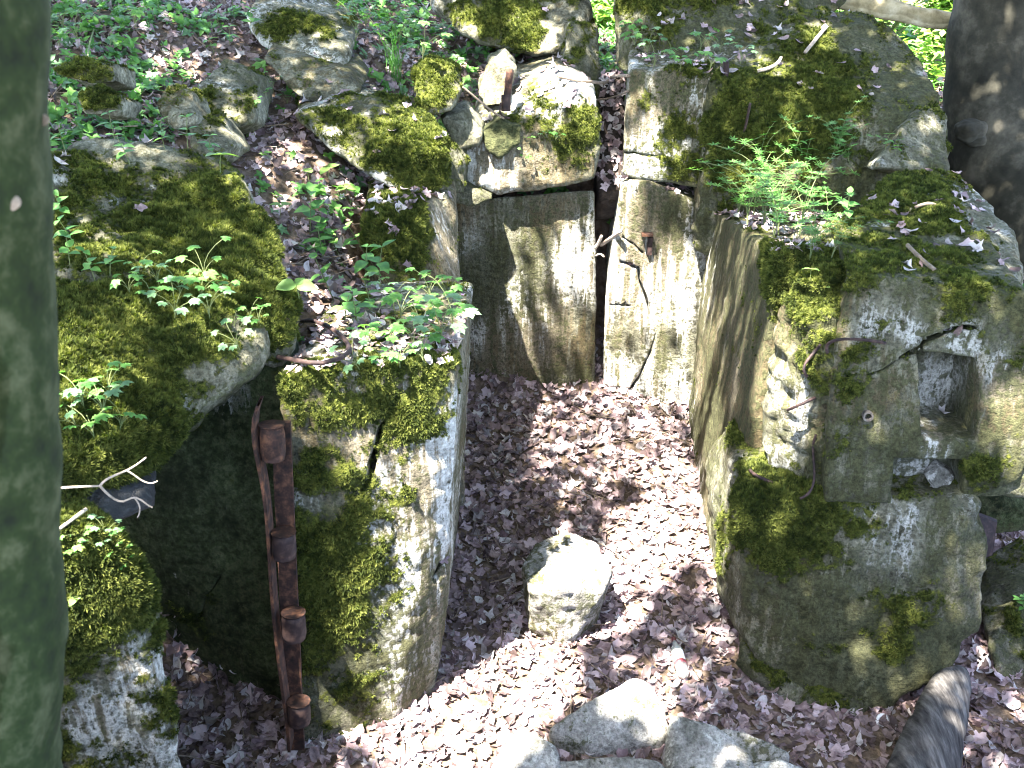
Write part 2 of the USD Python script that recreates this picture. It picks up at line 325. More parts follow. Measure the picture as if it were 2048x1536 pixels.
def moss_on(x, v, f, n, m, density, seed):
    fm = m[f].mean(1); fn = n[f].mean(1); ctr = v[f].mean(1)
    big = meshkit.fbm(ctr * 5, 3, 5) - .5; fine = meshkit.fbm(ctr * 26, 2, 9) - .5
    wgt = smoothstep(.42, .72, fm + .7 * fine + .3 * big) * in_view(ctr) * ((fn * (CAM - ctr)).sum(1) > -.15)
    p, i = sample(v, f, density, wgt, seed)
    if len(p) < 30: return
    r = np.random.default_rng(seed + 1)
    nn = fn[i] + r.normal(0, .25, (len(p), 3)) + [0, 0, .25]
    scatter('moss', TUFTS, p - .002 * fn[i], quat_normal(nn, r.uniform(0, 6.28, len(p))), r.uniform(.008, .019, len(p)) * np.clip(.45 + 1.2 * fm[i], .7, 1.8), r.integers(0, 3, len(p)), parent=x)
def crack(pts, width, depth=.12, front=.12, drop=.5):
    """A jagged wedge to cut from a block, along photo points (px, py, Y); width in metres."""
    q = np.array([at(*p) for p in pts]); r = np.random.default_rng(len(pts) * 7 + int(pts[0][0])); P = [q[0]]
    for a, b in zip(q[:-1], q[1:]):
        k = max(1, int(np.linalg.norm(b - a) / .07))
        for j in range(1, k + 1): P.append(a + (b - a) * j / k + (r.normal(0, .012, 3) * [1, 0, 1] if j < k else 0))
    ws = np.interp(np.linspace(0, 1, len(P)), np.linspace(0, 1, len(np.atleast_1d(width))), np.atleast_1d(width)) if np.ndim(width) else np.full(len(P), width)
    out = manifold3d.Manifold()
    for a, b, wa, wb in zip(P[:-1], P[1:], ws[:-1], ws[1:]):
        h = []
        for p, wd in ((a, wa), (b, wb)):
            s = np.cross(b - a, [0, 1, 0]); s /= np.linalg.norm(s) + 1e-9
            for sg in (-1, 1): h += [p + sg * s * wd / 2 + [0, -front, 0], p + sg * s * wd * .35 + [0, depth, -depth * drop]]
            h += [p + (a - b) * .05 + [0, depth * .5, -depth * .5 * drop]] if p is a else []
        out = out + hull(h)
    return out
# ------------------------------------------------------------------ ground
CPS = [(-.5,3.3,0),(.4,3.3,0),(1.4,3.3,0),(-.5,4.2,0),(.4,4.2,0),(1.4,4.2,0),(-.5,5,0),(.4,5,0),(1.4,5,0),(-.5,6,0),(.4,6,.02),(1.4,6,.03),(-.5,7.0,.06),(0,7.0,.10),(.75,7.05,.26),(1.4,7,.12),
 (.75,7.5,.5),(.75,7.75,1.75),(.2,7.8,1.9),(1.5,7.8,1.9),(-.5,7.8,2.0),
 (2,3.3,0),(3.2,3.3,0),(2.6,4,0),(2.7,4.6,.0),(3.4,5.2,.05),(4.6,3.4,.15),(4.8,5,.5),(6,4,.8),(1.7,4.6,0),(1.9,5.5,.1),(2.4,5.5,.3),
 (3.2,6.2,1.0),(3.6,7.2,1.5),(5,7,1.7),(3,8.3,2.1),(6,9,2.3),(8,6,2.0),(2,7,1.6),(2.0,6.5,.9),
 (.5,8.3,2.25),(-.5,8.4,2.45),(1.5,8.6,2.3),(.6,9.6,2.45),(2,10,2.35),(.7,12,2.35),(3.5,11,2.2),
 (-.85,4.3,1.35),(-.9,4.75,1.62),(-.85,5.4,1.72),(-1.0,6.0,1.85),(-.9,6.6,2.05),(-.95,7.2,2.15),(-1.6,4.7,1.75),(-1.7,5.5,2.0),(-1.8,6.2,2.2),(-1.7,7.0,2.4),(-2.6,5.0,2.15),(-2.7,5.8,2.4),(-2.8,6.8,2.7),(-2.6,8.0,2.92),
 (-3.8,4.2,2.3),(-4,5.5,2.7),(-4.2,7,3.0),(-4.5,9,3.2),(-1.1,8.2,2.6),(-1.5,9,2.8),(-2.6,10,3.0),(-.4,9.3,2.62),(-.5,11,2.7),(-3,13,3.1),
 (-1.0,3.3,.02),(-1.15,3.9,.03),(-2.0,3.3,.02),(-2.0,3.9,.1),(-1.6,3.95,.08),(-2.9,3.4,1.9),(-2.4,3.0,.9),(-1.9,2.75,.35),(-1.2,2.75,.15),(-2.4,4.4,1.7),(-1.8,4.35,1.2),(-1.2,4.25,1.0),
 (-1.2,1.6,1.75),(-2.4,2.2,1.8),(-3.2,2.6,2.1),(0,0,2.35),(0,1.5,1.6),(0,2.5,.35),(-.7,2.5,.4),(1.5,2.5,.3),(1.5,1.5,1.5),(3,1.5,1.4),(3.2,2.5,.3),(0,-3,2.4),(4,-3,2.2),(-4,-3,2.4),(6,0,1.9),(-6,0,2.5),
 (-9,4,2.9),(-9,10,3.3),(-6,14,3.2),(0,15,2.45),(6,14,2.2),(10,10,2.2),(10,3,1.8),(10,-6,2.2),(-10,-6,2.5),(0,-8,2.4)]
CPS += [(40*math.cos(a), 40*math.sin(a), 2.0 + .5*math.sin(3*a)) for a in np.linspace(0, 6.28, 13)[:-1]] + [(150*math.cos(a), 150*math.sin(a), 2.0 + 3*math.sin(2*a)) for a in np.linspace(0, 6.28, 13)[:-1]]
cps = np.array(CPS)
gx = np.arange(-10, 10.01, .05); gy = np.arange(-6, 16.01, .05)
lin = LinearNDInterpolator(cps[:, :2], cps[:, 2])
GX, GY = np.meshgrid(gx, gy, indexing='ij')
GZ = gaussian_filter(lin(GX, GY), 2.2)
GZ += (meshkit.fbm(np.stack([GX, GY, 0*GX], -1) * 1.7, 4, 2) - .5) * .16 * smoothstep(.2, 1.2, GZ) + (meshkit.fbm(np.stack([GX, GY, 0*GX], -1) * 5, 3, 4) - .5) * .05
ground_z = RegularGridInterpolator((gx, gy), GZ, bounds_error=False, fill_value=2.4)
keep = [0] + list(range(1, len(gx)))
far = np.array([14, 20, 30, 45, 70, 110, 149.])
X = np.r_[-far[::-1], gx, far]; Yy = np.r_[-far[::-1], gy, far[far > 16.5]]
XX, YY = np.meshgrid(X, Yy, indexing='ij'); ZZ = lin(XX, YY); ZZ = np.where(np.isnan(ZZ), 2.0, ZZ)
ix0, iy0 = int((far > 0).sum()), int((far > 0).sum())
ZZ[ix0:ix0 + len(gx), iy0:iy0 + len(gy)] = GZ
idx = np.arange(XX.size).reshape(XX.shape)
GV = np.stack([XX.ravel(), YY.ravel(), ZZ.ravel()], 1)
GF = np.vstack([np.stack([idx[:-1, :-1], idx[1:, :-1], idx[1:, 1:]], -1).reshape(-1, 3), np.stack([idx[:-1, :-1], idx[1:, 1:], idx[:-1, 1:]], -1).reshape(-1, 3)])
GN = normals(GV, GF)
forest_floor = UsdGeom.Xform.Define(stage, numbered('/World/forest_floor')); forest_floor.loc = np.zeros(3); tag(forest_floor, kind='structure')
put('soil', trimesh.Trimesh(GV, GF, process=False), MAT['soil'], forest_floor, smooth=True)
WORLD.append((GV, GF))

# ------------------------------------------------------------------ concrete of the ruin
def Zp(px, py, z): return (px, py, atz(px, py, z)[1])
FORMED = (.012, .006, .003)
VERY = (.07, .03, .009)
# back wall, left of the crevice
block('wall_slab', 'tall streaked back wall slab left of the dark vertical crevice, under the long crack', 'wall slab',
      [(900,402,7.05),(1000,410,7.05),(1100,394,7.05),(1188,381,7.05),(1186,560,7.05),(1190,790,7.08),(1190,860,7.1),(900,860,7.1)], (0,.8,-.45), rough=(.016,.010,.004), round_=2, seed=11, tufts=3000,
      moss=-.18, up=.3, brown=.32, dark=.16, lime=.46, browny=[(1000,740,7.05,.35,.35),(1110,420,7.05,.3,.3),(1120,720,7.05,.35,.3)], darky=[(940,560,7.05,.3,.35)], limy=[(1030,560,7.05,.3,.25),(1060,680,7.05,.25,.25),(1160,500,7.05,.25,.25)])
block('broken_block', 'broken concrete block with mossy top resting over the long crack of the back wall', 'concrete block',
      [(925,300,7.0),(938,362,6.97),(1000,386,6.97),(1100,371,6.97),(1190,358,6.97),(1203,250,7.0),(1190,180,7.15),(1120,135,7.5),(1000,180,7.45),(950,240,7.2)], (0,.9,-.05), rough=(.03,.018,.007), seed=12,
      moss=-.02, up=.12, brown=.3, dark=.05, lime=.3, mossy=[(1130,310,6.97,.3,.5),(1180,270,7,.2,.4),(1140,190,7.2,.3,.3)], browny=[(1150,290,6.97,.3,.4)], limy=[(960,330,6.97,.25,.8),(1090,170,7.3,.3,.6)])
# right of the crevice
block('wall_slab', 'pale cracked back wall slab right of the dark crevice, with a small rusty plate', 'wall slab',
      [(1243,362,7.0),(1300,366,6.98),(1425,420,6.93),(1215,560,7.0),(1208,770,7.0),(1270,782,6.98),(1390,850,6.85),(1420,850,6.85)], (.06,.8,0),
      cuts=[crack([(1245,470,6.98),(1285,500,6.98)], .012, .06), hull([at(a, b, 6.6) + [0, d, 0] for a, b in ((1195,340),(1243,340),(1250,420),(1233,500),(1217,590),(1195,590)) for d in (0, 1.6)]), crack([(1240,518,6.98),(1277,530,6.98),(1290,580,6.97),(1300,625,6.96)], .016, .08), crack([(1220,606,6.98),(1262,608,6.97)], .012, .05), crack([(1312,660,6.95),(1300,700,6.95),(1280,745,6.95),(1262,775,6.95),(1205,770,6.98)], [.008,.016,.045,.05], .1)],
      rough=FORMED, round_=2, res=.022, seed=13, tufts=2500, moss=-.25, up=.3, brown=.18, dark=.05, lime=.64, browny=[(1330,420,6.95,.4,.6),(1270,680,6.98,.2,.3)])
block('wall_slab', 'upper streaked slab above the pale cracked slab, right of the leaf filled gap', 'wall slab',
      [(1258,140,7.15),(1252,300,7.08),(1247,352,7.05),(1400,378,6.95),(1432,250,7.0),(1430,150,7.1)], (.1,.9,.02), cuts=[crack([(1240,300,7.08),(1290,305,7.06),(1345,312,7.0)], .02, .07)], rough=(.02,.01,.004), round_=2, seed=14, tufts=4000,
      moss=-.02, up=.5, brown=.28, dark=.05, lime=.42, mossy=[(1400,300,6.95,.35,.6),(1330,150,7.1,.3,.4)], browny=[(1300,200,7.1,.3,.3)], limy=[(1290,290,7.05,.3,.3)])
# right corridor wall
block('corridor_wall', 'long right corridor wall with brown vertical streaks and a leafy ledge on top', 'wall',
      [(1562,512,4.85),(1425,420,6.88),(1372,880,6.72),(1512,960,4.80),(1446,1195,4.74),(1425,640,6.9)], (1.15,0.05,-.02), extra=[at(1438,1190,4.78)+[0,0,-.25], at(1369,870,6.75)+[0,0,-.25]], rough=(.018,.012,.004), res=.026, seed=15, tufts=4500,
      moss=.0, up=.28, brown=.64, dark=.34, lime=.32, mossy=[(1530,560,4.9,.3,.45),(1600,520,4.9,.35,.5),(1500,560,5.3,.4,.25)], limy=[(1400,780,6.8,.5,.45),(1390,980,5.8,.4,.3),(1430,500,6.6,.15,.8),(1425,560,6.7,.15,.7)], browny=[(1500,850,4.85,.6,.25),(1470,1050,4.8,.5,.3)])
block('broken_wall_end', 'rough crumbled end of the right corridor wall with rusty rods sticking out', 'concrete block',
      [(1590,548,4.76),(1630,575,4.66),(1690,560,4.64),(1670,760,4.42),(1640,1010,4.34),(1535,1010,4.6),(1572,760,4.72)], (.15,.5,.02), rough=(.09,.05,.016), seed=16,
      moss=.14, up=.5, brown=.36, dark=.12, lime=.22, mossy=[(1580,540,4.7,.2,.6),(1650,600,4.55,.2,.3),(1620,700,4.5,.15,.2),(1560,990,4.4,.2,.4)], limy=[(1570,760,4.65,.25,.4),(1540,920,4.6,.15,.5),(1600,640,4.6,.12,.3)], darky=[(1640,640,4.5,.2,.5),(1650,720,4.45,.2,.3)])
niche1 = hull([at(x,y,4.36)+[0,d,0] for x,y in ((1836,702),(1952,706),(1938,862),(1826,856)) for d in (-.5,.25)])
niche2 = hull([at(x,y,4.28)+[0,d,0] for x,y in ((1782,906),(1922,906),(1912,992),(1772,990)) for d in (-.5,.13)])
block('niche_wall', 'front wall panel on the right with two square niches and a diagonal crack', 'wall',
      [(1700,548,4.5),(2060,590,4.38),(2110,760,4.25),(2040,960,4.18),(1935,1004,4.18),(1650,1004,4.24),(1660,780,4.38)], (.1,.75,.03), cuts=[niche1, niche2, crack([(1738,735,4.38),(1800,705,4.37),(1860,665,4.37),(1930,640,4.36),(1965,640,4.36)], [.030,.034,.040,.030], .25)],
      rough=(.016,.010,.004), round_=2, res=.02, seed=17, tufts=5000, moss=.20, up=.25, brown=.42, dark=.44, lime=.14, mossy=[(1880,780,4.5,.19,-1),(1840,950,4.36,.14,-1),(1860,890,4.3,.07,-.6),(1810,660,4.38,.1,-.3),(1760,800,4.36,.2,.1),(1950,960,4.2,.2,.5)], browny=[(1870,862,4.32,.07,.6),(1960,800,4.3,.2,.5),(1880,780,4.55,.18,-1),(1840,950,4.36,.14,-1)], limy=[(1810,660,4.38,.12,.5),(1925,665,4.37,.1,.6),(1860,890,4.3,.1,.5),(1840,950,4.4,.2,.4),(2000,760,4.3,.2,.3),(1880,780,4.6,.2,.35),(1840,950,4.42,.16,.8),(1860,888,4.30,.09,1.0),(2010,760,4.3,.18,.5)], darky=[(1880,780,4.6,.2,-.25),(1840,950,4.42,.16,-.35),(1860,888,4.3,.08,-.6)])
block('rounded_block', 'big rounded concrete block below the two niches, moss on its upper left corner', 'concrete block',
      [(1478,1004,4.33),(1640,996,4.28),(1950,1004,4.16),(1966,1110,4.12),(1952,1260,4.02),(1880,1350,3.93),(1740,1432,3.84),(1600,1390,3.95),(1500,1310,4.10),(1440,1200,4.6),(1436,1060,4.7)], (.1,.8,.0), rough=(.035,.028,.009), round_=4, seed=18,
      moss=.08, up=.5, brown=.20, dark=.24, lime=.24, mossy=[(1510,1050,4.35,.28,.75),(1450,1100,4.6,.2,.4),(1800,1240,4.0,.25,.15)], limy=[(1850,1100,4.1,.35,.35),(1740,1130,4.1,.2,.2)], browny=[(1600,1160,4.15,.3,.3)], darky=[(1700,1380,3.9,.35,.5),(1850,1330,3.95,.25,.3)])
block('mossy_boulder', 'flat mossy boulder wedged at the foot of the big rounded block', 'boulder',
      [(1480,1320,4.12),(1560,1400,3.92),(1720,1445,3.80),(1735,1390,3.9),(1600,1330,4.1)], (.1,.5,.02), rough=(.04,.025,.01), seed=19, moss=.12, up=.4, dark=.35, lime=.1)
block('rubble_block', 'wide mossy slab lying along the top of the niche wall', 'concrete block',
      [(1740,430,5.55),(1785,352,6.0),(1900,348,6.0),(1980,400,5.75),(2022,480,5.3),(2040,570,4.85),(1860,545,4.75),(1715,530,4.85),(1700,470,5.2)], (.05,.3,-.55), rough=(.07,.03,.010), seed=20,
      moss=.22, up=.28, brown=.22, dark=.15, lime=.3, mossy=[(1790,430,5.5,.35,.4)], limy=[(1740,480,5.2,.15,.6),(1940,400,5.8,.2,.4)])
block('rubble_block', 'small mossy lump with pale right side below the right tree', 'concrete block',
      [(1800,262,6.5),(1845,220,6.7),(1890,225,6.7),(1897,345,6.3),(1750,330,6.2)], (.0,.6,-.2), rough=(.04,.03,.010), seed=21, moss=.1, up=.35, brown=.1, dark=.15, lime=.35)
block('collapsed_wall', 'huge collapsed mossy wall block sloping up behind the leafy ledge', 'concrete block',
      [(1425,150,7.05),(1405,372,6.75),(1600,345,6.5),(1890,345,6.42),(1896,250,6.62),(1850,130,7.2),(1780,62,7.6),(1640,25,7.9),(1500,95,7.45)], (.1,1.0,-.4), extra=[at(1405,372,6.75)+[0,.05,-.5], at(1600,345,6.5)+[0,.05,-.5], at(1890,345,6.42)+[0,.05,-.6]], rough=(.07,.03,.010), seed=22,
      moss=.22, up=.30, brown=.26, dark=.34, lime=.26, mossy=[(1470,260,6.9,.35,.5),(1600,260,6.8,.4,.25)], browny=[(1580,220,6.9,.3,.5),(1450,340,6.75,.25,.4)], limy=[(1440,330,6.75,.15,.5),(1590,200,6.9,.15,.4)], darky=[(1780,170,7.2,.5,.3)])
block('collapsed_wall', 'grey rear slab leaning at the top, right of the bright gap', 'concrete block',
      [(1226,-40,8.2),(1238,140,7.85),(1420,160,7.4),(1640,60,8.1),(1720,-30,8.5)], (.1,.8,.0), rough=(.04,.02,.008), seed=23, moss=.08, up=.35, brown=.2, dark=.34, lime=.22, mossy=[(1330,30,8.0,.4,.3)])
block('boulder', 'large mossy boulder at the top centre, left of the bright gap', 'boulder',
      [(868,10,8.6),(880,-60,8.9),(1140,-60,8.9),(1170,30,8.5),(1150,100,8.15),(1080,114,8.1),(960,84,8.3)], (0,.8,-.1), rough=(.07,.04,.012), round_=5, seed=24, moss=.22, up=.35, brown=.3, dark=.05, lime=.15, mossy=[(1000,20,8.4,.4,.3)])
block('boulder', 'upright mossy rock between the top centre boulder and the bright gap', 'boulder',
      [(1140,50,8.1),(1196,70,8.15),(1206,235,7.55),(1150,240,7.45),(1118,150,7.75)], (.0,.5,.0), rough=(.05,.03,.012), seed=25, moss=.25, up=.35, brown=.2, dark=.1, lime=.1)
# left corridor wall
cr1 = crack([(795,770,4.0),(770,830,3.97),(748,900,3.95),(735,960,3.93),(708,1000,3.9)], [.05,.045,.05,.03], .16)
block('corridor_wall', 'left corridor wall block with leafy top and a jagged crack in its mossy front', 'wall',
      [(566,765,3.92),(640,742,3.98),(780,735,4.0),(912,736,4.06),(906,900,4.05),(890,1180,4.03),(868,1390,3.98),(780,1490,3.76),(596,1500,3.58)], (.02,1.4,-.16), cuts=[cr1, crack([(690,1085,3.85),(684,1120,3.85),(682,1160,3.83),(695,1210,3.8)], .012, .07), crack([(628,800,3.93),(612,860,3.9)], .010, .06), crack([(905,1105,4.03),(880,1120,4.0),(862,1150,3.97)], [.04,.02], .12)],
      rough=(.016,.010,.006), round_=1, res=.022, seed=26, tufts=5000, moss=.08, up=.30, brown=.28, dark=.06, lime=.25,
      mossy=[(620,760,3.95,.25,.4),(860,770,4.05,.25,.5),(640,1000,3.8,.4,.35),(760,840,3.95,.2,.3),(700,1150,3.8,.3,.3),(650,1280,3.7,.4,.5),(640,900,3.9,.2,.3)], browny=[(640,850,3.9,.25,.5),(880,1250,4,.2,.3)], limy=[(840,980,4.0,.35,.6),(860,880,4.03,.25,.5),(810,1330,3.9,.35,.5),(830,1150,3.95,.3,.4),(905,820,4.06,.12,.7),(690,830,3.95,.15,.4)], darky=[(650,1300,3.7,.5,.5),(660,1050,3.8,.3,.4)])
block('corridor_wall', 'far end of the left corridor wall, brown streaked face beside the back wall corner', 'wall',
      [(730,440,5.75),(850,405,5.95),(912,398,6.3),(918,700,5.62),(800,600,5.45)], (-.1,1.2,.05), extra=[at(918,700,5.62)+[0,0,-1.2], at(730,560,5.7)+[0,0,-1.2], np.array([-.42,7.1,-.1])], rough=(.02,.012,.004), seed=27, moss=.02, up=.45, brown=.55, dark=.0, lime=.38, mossy=[(780,470,5.7,.35,.6)], limy=[(880,450,6.0,.15,.5),(905,500,6.0,.1,.5)], browny=[(860,500,5.8,.3,.3)])
block('mossy_boulder', 'big mossy boulder with a pale underside, left of the back wall top', 'boulder',
      [(585,230,6.6),(700,190,6.85),(830,225,6.65),(888,290,6.35),(896,372,6.25),(830,402,6.15),(740,352,6.2),(660,300,6.4)], (-.1,.7,-.05), rough=(.04,.025,.01), round_=5, seed=28, moss=.24, up=.35, brown=.15, dark=.05, lime=.3, mossy=[(830,320,6.25,.35,.5)], limy=[(760,370,6.2,.15,.7),(840,240,6.5,.12,.6)])
block('flat_slab', 'thin flat slab jutting out under the rounded slab on the left slope', 'slab',
      [(528,118,7.25),(560,112,7.3),(700,150,7.2),(722,184,7.05),(642,212,6.95),(590,188,7.0)], (0,.5,.06), rough=(.02,.015,.006), round_=2, seed=29, moss=.05, up=.25, brown=.35, dark=.15, lime=.2)
block('flat_slab', 'thick rounded grey slab lying on top of the thin jutting slab', 'slab',
      [(490,36,7.7),(560,6,7.95),(640,36,7.85),(696,100,7.5),(682,142,7.35),(580,112,7.42),(520,90,7.55)], (0,.6,.12), rough=(.04,.025,.01), round_=4, seed=30, moss=.14, up=.35, dark=.15, lime=.35, mossy=[(600,50,7.8,.3,.3)])
# left mossy slabs over the recess
block('mossy_slab', 'long mossy slab high on the left slope, its right end beside the bent rod', 'slab',
      [(150,300,5.2),(330,305,5.25),(430,325,5.3),(525,450,4.9),(578,650,4.3),(560,706,4.1),(440,640,4.15),(110,545,4.1),(90,330,4.9)], (-.15,.3,-.4), rough=(.11,.05,.016), round_=4, seed=31, tufts=7000, moss=.16, up=.42, brown=.1, dark=.12, lime=.22, mossy=[(450,500,4.7,.4,.4),(550,620,4.3,.3,.4),(250,400,4.9,.3,.2),(500,560,4.5,.35,.5),(350,480,4.7,.3,.3)], limy=[(300,440,4.8,.2,.3)])
block('mossy_slab', 'mossy overhanging slab with a pale broken edge above the dark recess', 'slab',
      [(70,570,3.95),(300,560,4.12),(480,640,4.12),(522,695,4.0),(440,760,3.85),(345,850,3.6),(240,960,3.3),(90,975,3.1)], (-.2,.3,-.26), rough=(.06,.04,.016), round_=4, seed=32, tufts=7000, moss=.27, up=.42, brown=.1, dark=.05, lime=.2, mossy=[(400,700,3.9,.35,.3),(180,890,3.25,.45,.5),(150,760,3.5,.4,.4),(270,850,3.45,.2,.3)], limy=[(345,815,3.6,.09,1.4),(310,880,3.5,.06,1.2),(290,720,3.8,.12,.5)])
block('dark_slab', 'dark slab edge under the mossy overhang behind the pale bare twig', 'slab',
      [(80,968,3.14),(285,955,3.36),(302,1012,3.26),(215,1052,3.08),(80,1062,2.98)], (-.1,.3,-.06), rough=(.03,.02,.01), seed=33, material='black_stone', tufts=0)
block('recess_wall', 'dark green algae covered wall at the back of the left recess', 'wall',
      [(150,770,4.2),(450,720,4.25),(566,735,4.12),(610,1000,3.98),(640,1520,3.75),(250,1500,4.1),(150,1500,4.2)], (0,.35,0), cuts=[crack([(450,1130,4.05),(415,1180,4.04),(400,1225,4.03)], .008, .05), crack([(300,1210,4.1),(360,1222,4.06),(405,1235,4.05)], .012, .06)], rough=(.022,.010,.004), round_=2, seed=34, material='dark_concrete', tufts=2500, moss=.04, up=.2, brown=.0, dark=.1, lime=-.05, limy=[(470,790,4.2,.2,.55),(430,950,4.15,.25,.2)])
block('front_block', 'mossy block with white lime runs at the lower left beside the trunk', 'concrete block',
      [(60,1075,2.85),(205,1060,2.95),(265,1140,2.98),(298,1200,3.0),(330,1340,2.95),(362,1560,2.8),(60,1640,2.6)], (-.5,.45,.02), rough=(.03,.02,.010), round_=4, res=.018, seed=35, tufts=9000, moss=.48, up=.2, brown=.3, dark=.1, lime=.42, mossy=[(230,1150,2.95,.2,.3),(280,1120,3.0,.25,.6)], limy=[(200,1420,2.85,.25,.35),(310,1320,2.95,.08,.5)])
# smaller stones
def stone(name, label, cat, pts, shift, seed, rough=(.03,.018,.007), material='concrete', round_=1, **w):
    return block(name, label, cat, pts, shift, rough=rough, round_=round_, res=.018, seed=seed, material=material, **w)
stone('boulder', 'squat concrete boulder standing on the leaf litter in the middle of the corridor', 'boulder',
      [Zp(*q) for q in ((1046,1135,.40),(1072,1087,.43),(1130,1068,.44),(1190,1088,.42),(1222,1140,.38),(1202,1182,.34),(1125,1172,.44),(1064,1182,.40),(1062,1272,-.03),(1130,1295,-.03),(1185,1255,-.03),(1200,1180,.05),(1080,1190,.05))], (.0,.03,-.06), 41, rough=(.012,.016,.008), material='grey_stone', moss=-.35, up=.1, brown=.22, dark=.1, lime=.15, browny=[(1140,1215,4.55,.1,.7)], darky=[(1095,1110,4.85,.13,.9)], tufts=2500)
stone('stone', 'sunlit mossy stone on the slope left of the upright pale stone', 'stone', [(830,150,7.0),(860,125,7.1),(905,140,7.0),(922,180,6.85),(900,215,6.8),(845,225,6.8)], (0,.3,-.05), 42, moss=.3, up=.4, lime=.2)
stone('stone', 'upright pale stone leaning beside the rusty pipe', 'stone', [(958,180,7.3),(985,120,7.45),(1010,108,7.48),(1030,130,7.45),(1015,205,7.2),(970,215,7.2)], (0,.2,.0), 43, lime=.12, moss=.05, brown=.3, dark=.15, rough=(.05,.03,.01), up=.2)
stone('stone', 'dark stone hanging in front of the block below the rusty pipe', 'stone', [(965,265,6.98),(1000,238,7.02),(1042,255,6.98),(1040,285,6.95),(1000,316,6.93),(975,300,6.93)], (0,.22,.0), 44, material='dark_concrete', moss=-.4, up=.1, dark=.5, lime=-.3)
stone('stone', 'grey stone in the shade left of the dark hanging stone', 'stone', [(885,240,6.9),(930,220,7.0),(962,262,6.95),(955,290,6.9),(915,300,6.85)], (0,.3,.0), 45, dark=.2, moss=.0, up=.2)
stone('stone', 'narrow grey stone at the left end of the long crack', 'stone', [(890,300,6.75),(930,300,6.9),(925,385,6.75),(893,380,6.65)], (0,.35,.0), 46, moss=.05, dark=.25)
stone('stone', 'small wedge stone under the left end of the long crack', 'stone', [(905,372,6.85),(940,375,6.86),(985,398,6.86),(940,415,6.84),(908,405,6.84)], (0,.3,.0), 47, moss=.0, dark=.2, rough=(.012,.008,.004))
stone('stone', 'flat stone tucked under the pale underside of the big mossy boulder', 'stone', [(835,400,6.15),(890,385,6.25),(895,405,6.2),(850,420,6.1)], (0,.3,.0), 48, moss=.0, dark=.1, rough=(.012,.008,.004))
def slab(lab, pts, sd, thick, **w):
    """pts: (px, py, z): corners of a slab's upper face, by their height above the corridor floor."""
    P = [atz(*p) for p in pts]; m = hull([p for p in P] + [p * [1, 1, 0] + [0, 0, max(p[2] - thick, -.1)] + (p - np.mean(P, 0)) * [.06, .06, 0] for p in P])
    t = to_tm(m.refine_to_length(.018)); laplace(t, 3); relief(t, (.02, .014, .006), sd); v, f = np.array(t.vertices), np.array(t.faces); n = normals(v, f); W = wear(v, n, sd, **w)
    base = np.array([v[:, 0].mean(), v[:, 1].mean(), v[:, 2].min()]); x = thing('fallen_slab', lab, 'slab', base); put('stone', t, MAT['grey_stone'], x, W, smooth=True); WORLD.append((v, f)); moss_on(x, v, f, n, W[:, 0], 2500, sd)
for lab, pts, sd, th in (
    ('large grey slab tilted at the bottom centre edge of the corridor', [(1100,1458,.16),(1180,1405,.22),(1272,1352,.30),(1305,1368,.28),(1342,1452,.12),(1320,1482,.08),(1190,1500,.06)], 51, .3),
    ('pointed grey slab at the bottom edge, left of the large tilted slab', [(985,1530,.10),(1045,1460,.2),(1108,1490,.16),(1120,1560,.08),(990,1590,.06)], 52, .25),
    ('long sunlit slab at the bottom edge, right of the large tilted slab', [(1330,1500,.10),(1345,1430,.18),(1420,1450,.16),(1495,1500,.12),(1515,1575,.10),(1350,1575,.08)], 53, .22),
    ('grey brown slab with a mossy edge, right of the long sunlit slab', [(1425,1468,.12),(1450,1452,.16),(1530,1478,.15),(1578,1505,.12),(1570,1530,.08),(1510,1527,.07)], 54, .2),
    ('low slab at the bottom edge below the grey brown slab', [(1500,1532,.09),(1560,1520,.12),(1622,1545,.10),(1630,1600,.07),(1520,1610,.05)], 55, .2),
    ('flat slab at the bottom edge below the large tilted slab', [(1110,1524,.09),(1250,1512,.12),(1330,1527,.10),(1340,1610,.06),(1110,1610,.05)], 56, .2)):
    slab(lab, pts, sd, th, moss=-.15, up=.12, dark=.12, lime=.25)
stone('boulder', 'dark mossy boulder at the far right edge behind the weathered log', 'boulder', [(2000,1230,4.4),(2080,1180,4.5),(2140,1300,4.3),(2080,1440,3.9),(2010,1390,4.0),(1985,1300,4.2)], (.1,.5,0), 57, moss=.2, up=.35, dark=.4)
stone('stone', 'mossy lump hanging at the right edge beside the lower niche', 'stone',
      [(1935,945,4.3),(1985,915,4.3),(2060,925,4.25),(2130,1000,4.25),(2030,985,4.2),(1960,985,4.22)], (.02,.3,.0), 58, moss=.3, up=.35, dark=.3, lime=.1)
stone('stone', 'dark rock in the hollow beside the big rounded block under the mossy lump', 'stone', [(1950,960,4.7),(2060,950,4.8),(2090,1040,4.7),(1990,1060,4.7),(1955,1010,4.7)], (.1,.4,-.1), 59, material='dark_concrete', dark=.4)
for lab, pts, sd in (('rounded pale stone lying in the lower niche', [(1856,960,4.30),(1880,932,4.34),(1912,950,4.32),(1905,975,4.28),(1866,978,4.27)], 61), ('small pale stone under the rounded stone in the lower niche', [(1868,990,4.24),(1890,976,4.27),(1912,985,4.26),(1905,1000,4.22),(1875,1002,4.21)], 62)):
    stone('stone', lab, 'stone', pts, (0,.08,0), sd, rough=(.008,.006,.003), material='grey_stone', lime=.6, dark=-.3, moss=-.5, brown=-.3, tufts=0)
